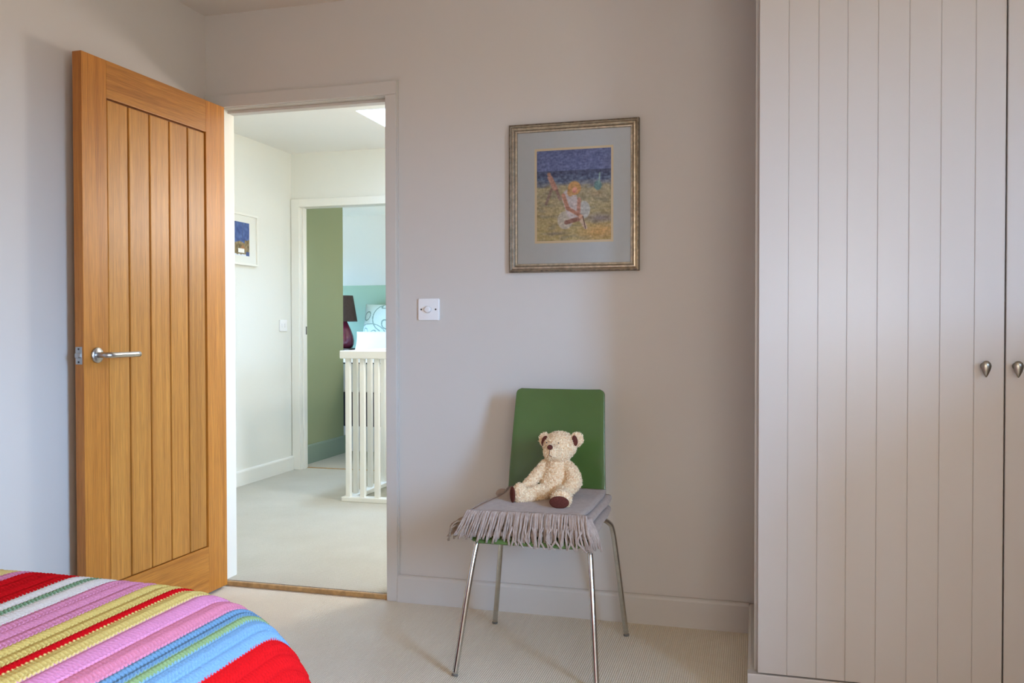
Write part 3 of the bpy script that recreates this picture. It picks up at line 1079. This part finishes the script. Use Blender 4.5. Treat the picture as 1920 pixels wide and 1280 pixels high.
NT = 80
for i in range(NT):
    f = i / (NT - 1)
    x = -0.856 + f * 0.368
    y0 = -0.628 + 0.006 * math.sin(9 * x + 4 * 1.7) + 0.005
    top = (x, y0 + 0.004, 0.5165)
    if f < 0.42:
        lean = -0.040 + 0.030 * f / 0.42
    elif f < 0.8:
        lean = -0.010 + 0.008 * (f - 0.42) / 0.38
    else:
        lean = -0.002 + 0.030 * (f - 0.8) / 0.2
    lean += random.uniform(-0.008, 0.008)
    if 0.62 < f < 0.86:
        lean += random.uniform(-0.014, 0.022)
    ln = 0.084 + 0.012 * f + random.uniform(-0.009, 0.010)
    out = 0.016 + random.uniform(-0.003, 0.006)
    P = [top, (x + lean * 0.10, y0 - out * 0.6, 0.511), (x + lean * 0.38, y0 - out, 0.5155 - ln * 0.40), (x + lean * 0.75, y0 - out * 0.95 - random.uniform(-0.002, 0.004), 0.5155 - ln * 0.75),
         (x + lean, y0 - out * 0.8, 0.5155 - ln)]
    v, f_ = tassel_mesh(P)
    mesh_obj('tassel', v, f_, m_yarn, throw, True)
for i in range(22):                      # lower layer, second row seen between and under the first
    f = i / 21
    x = -0.72 + f * 0.24
    P = [(x, -0.624, 0.478), (x + random.uniform(-0.004, 0.006), -0.640, 0.470), (x + random.uniform(-0.012, 0.014), -0.641, 0.442), (x + random.uniform(-0.016, 0.022), -0.640, 0.418 - random.uniform(0, 0.008))]
    v, f_ = tassel_mesh(P)
    mesh_obj('tassel', v, f_, m_yarn, throw, True)
for i in range(9):                       # corner at the front right
    f = i / 8
    x = -0.492 + 0.012 * f
    y = -0.618 + 0.03 * f
    P = [(x, y, 0.507), (x + 0.010, y - 0.014, 0.490), (x + 0.015 + 0.010 * f, y - 0.012, 0.455), (x + 0.018 + 0.016 * f + random.uniform(-0.004, 0.004), y - 0.010, 0.416 - random.uniform(0, 0.012))]
    v, f_ = tassel_mesh(P)
    mesh_obj('tassel', v, f_, m_yarn, throw, True)
for i in range(16):                      # the browner lower fringe poking out on the left
    f = i / 15
    y = -0.620 + 0.06 * f
    P = [(-0.858, y, 0.488 - 0.012 * (i % 3)), (-0.880, y - 0.012, 0.486 - 0.010 * (i % 3)), (-0.905 - 0.006 * (i % 2), y - 0.020 - random.uniform(0, 0.01), 0.470 - 0.012 * (i % 3)),
         (-0.918 - random.uniform(-0.010, 0.008), y - 0.024, 0.452 - 0.014 * (i % 3) - random.uniform(0, 0.01))]
    v, f_ = tassel_mesh(P)
    t_ = mesh_obj('tassel', v, f_, m_yarn_d, throw, True)
corner = []
for k, (x, y, z) in enumerate(((-0.862, -0.275, 0.507), (-0.835, -0.247, 0.512))):
    v, f_ = tube_geo(smooth_path([(x + 0.05, y, z - 0.01), (x + 0.01, y - 0.004, z + 0.002), (x - 0.006, y - 0.012, z - 0.008)], 4), [0.014, 0.014, 0.013, 0.013, 0.012, 0.011, 0.010, 0.008, 0.005][:9], 8)
    mesh_obj('fold', v, f_, m_throw, throw, True)

# ------------------------------------------------------------------ teddy bear
bear = thing('teddy_bear', (-0.64, -0.36, 0.515), 'cream curly plush teddy bear with brown soles sitting on the folded throw', 'toy')


def ell(bm, c, r, rot=(0, 0, 0)):
    M = Matrix.Translation(Vector(c)) @ Matrix.Rotation(R(rot[2]), 4, 'Z') @ Matrix.Rotation(R(rot[1]), 4, 'Y') @ Matrix.Rotation(R(rot[0]), 4, 'X') @ Matrix.Diagonal((*r, 1))
    bmesh.ops.create_icosphere(bm, subdivisions=3, radius=1, matrix=M)


def limb(bm, pts, rads):
    P = smooth_path(pts, 5)
    rr = np.interp(np.linspace(0, 1, len(P)), np.linspace(0, 1, len(rads)), rads)
    for p, r in zip(P, rr):
        M = Matrix.Translation(p) @ Matrix.Scale(float(r), 4)
        bmesh.ops.create_icosphere(bm, subdivisions=2, radius=1, matrix=M)


BSH = np.array((0.007, -0.030, -0.002))      # where the bear sits on the throw
bm = bmesh.new()
ell(bm, (-0.640, -0.295, 0.686), (0.058, 0.052, 0.050))          # head
ell(bm, (-0.643, -0.318, 0.666), (0.048, 0.044, 0.036))          # cheeks
ell(bm, (-0.651, -0.352, 0.673), (0.031, 0.034, 0.026))          # muzzle
ell(bm, (-0.648, -0.330, 0.566), (0.050, 0.047, 0.058))          # belly
ell(bm, (-0.645, -0.322, 0.606), (0.042, 0.038, 0.042))          # chest
ell(bm, (-0.642, -0.310, 0.640), (0.034, 0.030, 0.022))          # neck
for cx, cz, tilt in ((-0.690, 0.704, -22), (-0.583, 0.709, 24)):  # ears
    ell(bm, (cx, -0.296, cz), (0.024, 0.011, 0.027), (0, tilt, -14 if cx < -0.64 else 10))
limb(bm, [(-0.612, -0.318, 0.626), (-0.590, -0.338, 0.604), (-0.578, -0.356, 0.578), (-0.590, -0.388, 0.556), (-0.594, -0.402, 0.550)], [0.020, 0.025, 0.027, 0.022, 0.018])
limb(bm, [(-0.684, -0.318, 0.626), (-0.705, -0.345, 0.596), (-0.724, -0.370, 0.570), (-0.742, -0.388, 0.549)], [0.018, 0.020, 0.021, 0.019])
limb(bm, [(-0.668, -0.360, 0.541), (-0.695, -0.395, 0.540), (-0.724, -0.428, 0.538)], [0.030, 0.029, 0.026])     # leg to the left
ell(bm, (-0.740, -0.446, 0.549), (0.024, 0.021, 0.034), (0, 0, 40))
limb(bm, [(-0.618, -0.365, 0.541), (-0.604, -0.420, 0.541), (-0.597, -0.465, 0.540)], [0.030, 0.030, 0.028])     # leg towards the viewer
ell(bm, (-0.594, -0.482, 0.544), (0.035, 0.022, 0.030), (0, 0, 0))
tmp_me = bpy.data.meshes.new('tmp')
bm.to_mesh(tmp_me)
bm.free()
tmp = bpy.data.objects.new('tmp', tmp_me)
COL.objects.link(tmp)
rm = tmp.modifiers.new('r', 'REMESH')
rm.mode = 'VOXEL'
rm.voxel_size = 0.0026
sm2 = tmp.modifiers.new('s', 'SMOOTH')
sm2.factor = 0.5
sm2.iterations = 5
dg = bpy.context.evaluated_depsgraph_get()
ev = tmp.evaluated_get(dg)
em = ev.to_mesh()
co = np.array([v.co[:] for v in em.vertices])
no = np.array([v.normal[:] for v in em.vertices])
fcs = [list(p.vertices) for p in em.polygons]
ev.to_mesh_clear()
bpy.data.objects.remove(tmp)
bpy.data.meshes.remove(tmp_me)
hgt = np.empty(len(co))
for i, p in enumerate(co):
    v = Vector(p)
    a = mnoise.voronoi(v * 120)[0]
    hgt[i] = (a[1] - a[0]) * 0.55 + 0.45 * mnoise.noise(v * 170)
hgt = np.clip(hgt, -0.3, 0.9)
co = co + BSH
co2 = co + no * (hgt[:, None] * 0.0058 - 0.0012)
tufts_v, tufts_f, tufts_c = [], [], []
base_i = len(co2)
for i in rng.choice(len(co2), 9000, replace=True):
    p = Vector(co2[i])
    n_ = Vector(no[i])
    t1 = n_.orthogonal().normalized()
    t1.rotate(Matrix.Rotation(random.uniform(0, 6.28), 3, n_))
    t2 = n_.cross(t1)
    l = random.uniform(0.0028, 0.0052)
    wd = random.uniform(0.0009, 0.0015)
    q = [p - t2 * wd - n_ * 0.0008, p + t2 * wd - n_ * 0.0008, p + n_ * l * 0.62 + t1 * l * 0.35 + t2 * wd * 0.8, p + n_ * l * 0.62 + t1 * l * 0.35 - t2 * wd * 0.8, p + n_ * l * 0.55 + t1 * l * 0.95]
    b0 = base_i + len(tufts_v)
    tufts_v += q
    tufts_f += [(b0, b0 + 1, b0 + 2, b0 + 3), (b0 + 3, b0 + 2, b0 + 4)]
    tufts_c += [random.uniform(0.55, 1.0)] * 5
body = mesh_obj('body', np.vstack([co2, np.array([t[:] for t in tufts_v])]), fcs + tufts_f, m_bear, bear, True)
k = np.concatenate([np.clip(hgt * 1.3 + 0.15, 0, 1), np.array(tufts_c)])[:, None]
color_attr(body, lin((214, 176, 134)) * (1 - k) + lin((250, 236, 204)) * k)


def pad(name, c, r, rot, parent, m=m_bear_brown):
    bm = bmesh.new()
    ell(bm, np.array(c) + BSH, r, rot)
    return bm_obj(name, bm, m, parent, True)


pad('nose', (-0.6525, -0.3885, 0.693), (0.0095, 0.0075, 0.0085), (0, 0, 0), bear)
pad('sole', (-0.7595, -0.4615, 0.546), (0.0195, 0.0055, 0.0265), (0, 0, -52), bear)
pad('sole', (-0.5955, -0.5065, 0.538), (0.0315, 0.0055, 0.0205), (8, 0, 4), bear)
pad('ear_lining', (-0.6885, -0.3115, 0.703), (0.0115, 0.0045, 0.0190), (0, 24, -16), bear)
pad('ear_lining', (-0.5855, -0.3095, 0.707), (0.0095, 0.0040, 0.0180), (0, -10, 14), bear)
tube('mouth_stitch', smooth_path([tuple(np.array(q) + BSH) for q in ((-0.6525, -0.391, 0.684), (-0.6535, -0.3905, 0.674), (-0.6545, -0.388, 0.667), (-0.647, -0.386, 0.662))], 4), 0.0010, m_thread, bear, 6)
for cx in (-0.672, -0.632):
    pad('eye', (cx, -0.3515 if cx < -0.65 else -0.352, 0.703), (0.0022, 0.0020, 0.0022), (0, 0, 0), bear, m_screw)

# ------------------------------------------------------------------ bed with striped crochet blanket
bed = thing('bed', (-1.42, -2.9, 0), 'bed under a bright striped crochet blanket', 'bed')
box('bed_base', -2.12, -0.90, YF + 0.06, -2.02, 0.06, 0.30, m_navy, bed, 0.02)
box('mattress', -2.12, -0.90, YF + 0.06, -2.02, 0.301, 0.545, m_curtain, bed, 0.05, 4)
for lx in (-2.05, -0.97):
    for ly in (YF + 0.14, -2.12):
        tube('leg', [(lx, ly, 0.0), (lx, ly, 0.061)], 0.025, m_darkwood, bed, 12)

ZT, RF, YFLAT, X0 = 0.628, 0.13, -1.916, -1.04
ph_u = [-0.06, -0.03, 0.037, 0.104, 0.153, 0.191, 0.225, 0.259, 0.32, 0.40, 1.2]
ph_a = [0, 2, 8, 17, 33, 44, 52, 63, 78, 86, 88]
uu = np.linspace(-1.3, 0.8, 4201)
duu = uu[1] - uu[0]
an = np.radians(np.interp(uu, ph_u, ph_a))
xu = np.cumsum(np.cos(an)) * duu
du_ = np.cumsum(np.sin(an)) * duu
xu = xu - xu[np.searchsorted(uu, -0.06)] - 1.04
# stripes: (upper u, colour, rows)
STR = [(-0.56, (184, 18, 24), 2), (-0.48, (116, 140, 160), 2), (-0.42, (194, 170, 104), 2), (-0.345, (196, 172, 110), 2), (-0.318, (190, 118, 144), 1),
       (-0.215, (176, 14, 20), 4), (-0.183, (198, 190, 182), 1), (-0.168, (108, 134, 102), 1), (-0.130, (200, 192, 184), 1),
       (-0.047, (198, 128, 156), 3), (0.004, (196, 172, 100), 2), (0.0225, (178, 12, 20), 1), (0.055, (198, 174, 104), 1),
       (0.090, (198, 128, 160), 1), (0.125, (200, 122, 144), 1), (0.146, (96, 126, 150), 2), (0.159, (124, 144, 98), 1),
       (0.203, (112, 146, 174), 2), (0.60, (196, 20, 24), 14)]
lo = -1.3
rows = []          # (u0,u1,colour)
for hi, c, n in STR:
    for i in range(n):
        rows.append((lo + (hi - lo) * i / n, lo + (hi - lo) * (i + 1) / n, c))
    lo = hi
r0 = np.array([r[0] for r in rows])
r1 = np.array([r[1] for r in rows])
rc = lin(np.array([r[2] for r in rows]))
U = np.unique(np.concatenate([np.arange(-1.15, -0.42, 0.012), np.arange(-0.42, 0.36, 0.0016), np.arange(0.36, 0.62, 0.012)]))
V = np.unique(np.concatenate([np.arange(-4.20, -2.36, 0.03), np.arange(-2.36, -1.79, 0.0016), np.arange(-1.79, -1.40, 0.02)]))
UG, VG = np.meshgrid(U, V, indexing='ij')
# profile along v (far foot end): flat, quarter round, then hanging
vv = np.clip(VG - YFLAT, 0, None)
phi = np.clip(vv / RF, 0, R(86))
ey = RF * (1 - np.cos(phi))
yv = np.where(VG < YFLAT, VG, YFLAT + RF * np.sin(phi))
rest = np.clip(vv - RF * R(86), 0, None)
ey = ey + rest
X = np.interp(UG, uu, xu)
DZ = np.interp(UG, uu, du_)
A = np.interp(UG, uu, an)
PER = 0.0078
# jagged joins: stitches poke into the neighbouring row
tri = np.abs(((VG / PER) % 1.0) * 2 - 1)
jag = np.clip(tri - 0.5, 0, 1) * 0.0050
UJ = UG + jag
ri = np.clip(np.searchsorted(r1, UJ.ravel()), 0, len(rows) - 1).reshape(UG.shape)
ri0 = np.clip(np.searchsorted(r1, UG.ravel()), 0, len(rows) - 1).reshape(UG.shape)
wdt = (r1 - r0)[ri0]
fr = np.clip((UG - r0[ri0]) / wdt, 0, 1)
env = np.clip(np.sin(np.pi * fr), 0, 1) ** 0.45
slant = np.where(ri0 % 2 == 0, 1.0, -1.0) * 0.8
st_ = np.abs(np.sin(np.pi * (VG / PER + slant * fr))) ** 0.8
tw = np.abs(np.sin(np.pi * (VG / PER * 1.0 - slant * fr * 2.0 + 0.35))) ** 1.5
hh = env * (0.0008 + 0.0052 * st_ + 0.0016 * tw) + 0.0016 * np.exp(-((fr - 0.93) / 0.06) ** 2)
und = 0.004 * np.sin(9 * UG + 3 * VG) * np.sin(5 * VG - 2 * UG)
vis = np.clip((0.3 - np.abs(UG)) / 0.1, 0, 1)
hh = hh + und * 0.6
nx_ = np.sin(A) * np.cos(phi)
ny_ = np.sin(phi)
nz_ = np.cos(A) * np.cos(phi)
Pz = np.maximum(ZT - DZ - ey, 0.03)
P = np.stack([X + nx_ * hh, yv + ny_ * hh, Pz + nz_ * hh], -1).reshape(-1, 3)
nu, nv = UG.shape
idx = np.arange(nu * nv).reshape(nu, nv)
F = np.stack([idx[:-1, :-1], idx[1:, :-1], idx[1:, 1:], idx[:-1, 1:]], -1).reshape(-1, 4)
me = bpy.data.meshes.new('crochet_blanket')
me.vertices.add(len(P))
me.vertices.foreach_set('co', (P - np.array([-1.42, -2.9, 0.55])).astype(np.float32).ravel())
me.loops.add(F.size)
me.loops.foreach_set('vertex_index', F.astype(np.int32).ravel())
me.polygons.add(len(F))
me.polygons.foreach_set('loop_start', np.arange(0, F.size, 4, dtype=np.int32))
me.polygons.foreach_set('loop_total', np.full(len(F), 4, dtype=np.int32))
me.update(calc_edges=True)
me.polygons.foreach_set('use_smooth', [True] * len(F))
blk = bpy.data.objects.new('crochet_blanket', me)
blk.location = (-1.42, -2.9, 0.55)
COL.objects.link(blk)
me.materials.append(m_crochet)
colr = rc[ri.ravel()]
lite = np.clip(hh / 0.006, 0, 1).ravel()[:, None]
color_attr(blk, colr)
tag(blk, 'crochet blanket in red, pink, yellow, blue, green and white stripes spread over the bed', 'blanket')

# ------------------------------------------------------------------ landing: balustrade, picture, switch
bal = thing('stair_balustrade', (-2.42, 1.69, LZ), 'white painted stair balustrade with square spindles on the landing', 'balustrade')
BXL, BYF = -2.42, 1.648          # corner spindle left side, front face (front run)
YE = LY - 0.02
box('base_rail', -2.431, LX, BYF - 0.012, BYF + 0.055, LZ, LZ + 0.028, m_white_trim, bal, 0.004)
box('base_rail', -2.431, -2.364, BYF + 0.055, YE, LZ, LZ + 0.028, m_white_trim, bal, 0.004)
RZ0, RZ1 = 0.893, 0.943
box('handrail', -2.436, LX, BYF - 0.018, BYF + 0.058, RZ0, RZ1, m_white_trim, bal, 0.008, 3)
box('handrail', -2.436, -2.36, BYF + 0.05, YE, RZ0 + 0.0005, RZ1 - 0.0005, m_white_trim, bal, 0.008, 3)
x = -2.4085
while x < LX - 0.05:
    box('spindle', x, x + 0.029, BYF + 0.004, BYF + 0.033, LZ + 0.027, RZ0 + 0.002, m_white_trim, bal, 0.0015)
    x += 0.0955
y = BYF + 0.112
while y < YE - 0.03:
    box('spindle', -2.412, -2.383, y, y + 0.029, LZ + 0.027, RZ0 + 0.002, m_white_trim, bal, 0.0015)
    y += 0.105

lp = thing('framed_print', (LXL, 1.9, 1.5), 'white framed print of a white cottage under a deep blue sky on the landing wall', 'picture')
LY0, LY1, LZ0_, LZ1_ = 1.66, 2.150, 1.503, 1.850


def on_left(y0, y1, z0, z1, d0, d1):
    return (LXL + d0, LXL + d1, y0, y1, z0, z1)


fw = 0.014
for b in ((LY0, LY1, LZ0_, LZ0_ + fw), (LY0, LY1, LZ1_ - fw, LZ1_), (LY0, LY0 + fw, LZ0_ + fw, LZ1_ - fw), (LY1 - fw, LY1, LZ0_ + fw, LZ1_ - fw)):
    box('frame_rail', *on_left(*b, 0.001, 0.024), m_white_trim, lp, 0.002)
box('mount', *on_left(LY0 + fw, LY1 - fw, LZ0_ + fw, LZ1_ - fw, 0.001, 0.012), m_white, lp)


def cottage(u, v):
    n1 = fbm(u, v, 9, 2)
    n2 = fbm(u, v * 0.5, 24, 6)
    c = np.zeros((len(u), 3)) + np.array((58, 84, 138))
    c += (n1 * 30 + n2 * 18)[:, None]
    hill = v > 0.56 + 0.10 * np.abs(((u * 1.0 + 0.15) % 0.5) - 0.25) * 3 - 0.1 * (u > 0.8)
    c[hill] = np.array((116, 98, 62)) + (n2[hill] * 60)[:, None]
    roof = (np.abs(u - 0.72) < (v - 0.66) * 0.9) & (v > 0.66) & (v < 0.80)
    c[roof] = (150, 104, 60)
    wl = (np.abs(u - 0.66) < 0.12) & (v > 0.78) & (v < 0.90) & (u - 0.54 < (v - 0.70) * 3)
    c[wl] = (238, 238, 232)
    tr = np.abs(u - 0.72 - 0.02 * np.sin(v * 9)) < 0.008
    c[tr & (v < 0.6)] = (38, 52, 88)
    snow = v > 0.955 - 0.02 * n1
    c[snow] = (214, 220, 228)
    br_ = (v > 0.86) & (u > 0.86) & (v < 0.98)
    c[br_] = (52, 72, 118)
    return c


grid_print('print_sheet', 60, 50, lambda u, v: np.stack([np.full_like(u, LXL + 0.0125), 1.77 + u * 0.285, 1.790 - v * 0.225], -1), cottage, m_paint, lp)

ls = thing('double_switch', (LXL, 2.53, 1.1), 'small white two-gang light switch on the white landing wall beside the far doorway', 'switch')
box('faceplate', *on_left(2.455, 2.555, 1.055, 1.140, 0.0, 0.009), m_plastic, ls, 0.003)
for yy in (2.478, 2.516):
    box('rocker', *on_left(yy, yy + 0.016, 1.082, 1.112, 0.009, 0.0125), m_plastic, ls, 0.0015)

# ------------------------------------------------------------------ bedroom furniture seen through the far doorway
fb = thing('far_bed', (-3.2, 4.4, LZ), 'bed with white bedding on a navy base in the green bedroom beyond the landing', 'bed')
box('valance', -3.95, -2.42, 3.62, 5.29, LZ, 0.235, m_curtain, fb, 0.01)
box('bed_base', -3.94, -2.43, 3.63, 5.29, 0.235, 0.535, m_navy, fb, 0.01)
box('mattress', -3.94, -2.43, 3.63, 5.29, 0.535, 0.745, m_curtain, fb, 0.03, 3)
# quilt with hanging foot end and a dark line of piping
box('quilt', -3.96, -2.40, 3.600, 4.95, 0.530, 0.785, m_curtain, fb, 0.02, 3)
tube('piping', [(-3.955, 3.597, 0.778), (-2.405, 3.597, 0.778)], 0.006, m_navy, fb, 8)


def pillow(name, c, w_, h_, th_, tilt, m, label, cat, colfn=None, n=28):
    u, v = np.meshgrid(np.linspace(-1, 1, n), np.linspace(-1, 1, n))
    u, v = u.ravel(), v.ravel()
    t = np.clip((1 - np.abs(u) ** 3.2) * (1 - np.abs(v) ** 3.2), 0, 1) ** 0.42
    pin = 1 - 0.05 * (1 - np.abs(u) ** 2) * (np.abs(v) > 0.9) - 0.0
    P_, F_ = [], []
    ca, sa = math.cos(R(tilt)), math.sin(R(tilt))
    for sgn in (-1, 1):
        xs = u * w_ / 2 * (1 - 0.05 * (1 - v * v))
        zs = v * h_ / 2 * (1 - 0.05 * (1 - u * u))
        ys = sgn * t * th_ / 2
        zz = zs + h_ / 2
        P_.append(np.stack([c[0] + xs, c[1] + ys * ca + zz * sa, c[2] + zz * ca - ys * sa], -1))
    idx = np.arange(n * n).reshape(n, n)
    f = np.stack([idx[:-1, :-1], idx[:-1, 1:], idx[1:, 1:], idx[1:, :-1]], -1).reshape(-1, 4)
    F_ = f.tolist() + (f[:, ::-1] + n * n).tolist()
    o = mesh_obj(name, np.vstack(P_), F_, m, None, True, c)
    if colfn is not None:
        cc = colfn((u + 1) / 2, (1 - v) / 2)
        color_attr(o, np.vstack([lin(cc), lin(cc)]))
    return tag(o, label, cat)


def leaf_print(u, v):
    c = np.zeros((len(u), 3)) + np.array((206, 226, 220))
    ink = np.array((128, 158, 148))

    def line(d, w_=0.011):
        c[d < w_] = ink

    for cx, cy, a, rx, ry in ((0.12, 0.33, 20, 0.07, 0.11), (0.62, 0.55, -30, 0.085, 0.12), (0.60, 0.06, 70, 0.06, 0.13), (0.92, 0.7, 0, 0.07, 0.12),
                              (0.30, 0.78, 50, 0.06, 0.10), (0.12, 0.72, -20, 0.05, 0.09), (0.8, 0.9, 60, 0.06, 0.1)):
        ca, sa = math.cos(R(a)), math.sin(R(a))
        x_, y_ = (u - cx) * ca + (v - cy) * sa, -(u - cx) * sa + (v - cy) * ca
        e = np.hypot(x_ / rx, y_ / ry)
        c[np.abs(e - 1) < 0.16] = ink
    line(np.abs(np.hypot((u - 0.75) / 0.48, (v - 0.38) / 0.40) - 1) * 0.4 + (u > 0.5) * 1.0)
    line(np.abs(np.hypot((u - 0.2) / 0.5, (v - 0.95) / 0.42) - 1) * 0.4 + (v > 0.9) * 1.0, 0.009)
    c[np.hypot(u - 0.74, v - 0.28) < 0.035] = (206, 48, 62)
    return c


pillow('leaf_cushion', (-3.70, 5.06, 0.905), 0.44, 0.44, 0.13, 17, m_cushion, 'pale green cushion printed with leaf outlines and a red dot behind the white pillow', 'cushion', leaf_print, 90)
pillow('white_pillow', (-3.56, 4.84, 0.788), 0.70, 0.27, 0.15, 22, m_curtain, 'plump white pillow in front of the leaf print cushion', 'pillow')

bt = thing('bedside_table', (-4.16, 5.05, LZ), 'dark wood bedside table under the burgundy lamp', 'table')
box('table_top', -4.36, -3.965, 4.88, 5.29, 0.838, 0.866, m_darkwood, bt, 0.004)
box('cabinet', -4.34, -3.985, 4.90, 5.28, 0.14, 0.838, m_darkwood, bt)
for xx in (-4.33, -4.02):
    for yy in (4.91, 5.24):
        box('leg', xx, xx + 0.03, yy, yy + 0.03, LZ, 0.14, m_darkwood, bt)
LXC, LYC = -4.109, 5.06
lamp = thing('table_lamp', (LXC, LYC, 0.866), 'table lamp with ribbed burgundy glass base and dark brown shade in the far bedroom', 'lamp')
seg = 40
pr = [(0.060, 0.0), (0.082, 0.012), (0.096, 0.045), (0.099, 0.080), (0.090, 0.130), (0.070, 0.185), (0.050, 0.230), (0.034, 0.265), (0.026, 0.285)]
vs, fs = [], []
for r_, h_ in pr:
    for k in range(seg):
        a = 2 * math.pi * k / seg
        q = r_ * (1 + 0.025 * math.cos(20 * a))
        vs.append((LXC + q * math.cos(a), LYC + q * math.sin(a), 0.866 + h_))
for i in range(len(pr) - 1):
    for k in range(seg):
        a, b = i * seg + k, i * seg + (k + 1) % seg
        fs.append((a, b, b + seg, a + seg))
fs.append(tuple(range(seg))[::-1])
fs.append(tuple((len(pr) - 1) * seg + k for k in range(seg)))
mesh_obj('lamp_base', vs, fs, m_burgundy, lamp, True)
tube('stem', [(LXC, LYC, 1.15), (LXC, LYC, 1.33)], 0.008, m_steel, lamp, 10)
sh_pr = [(0.135, 1.143), (0.090, 1.412), (0.086, 1.412), (0.131, 1.143)]
vs, fs = [], []
for r_, h_ in sh_pr:
    for k in range(seg):
        a = 2 * math.pi * k / seg
        vs.append((LXC + r_ * math.cos(a), LYC + r_ * math.sin(a), h_))
for i in range(4):
    for k in range(seg):
        a, b = i * seg + k, i * seg + (k + 1) % seg
        c_, d_ = ((i + 1) % 4) * seg + (k + 1) % seg, ((i + 1) % 4) * seg + k
        fs.append((a, b, c_, d_))
o = mesh_obj('lamp_shade', vs, fs, m_shade, lamp)
auto_smooth(o, 40)
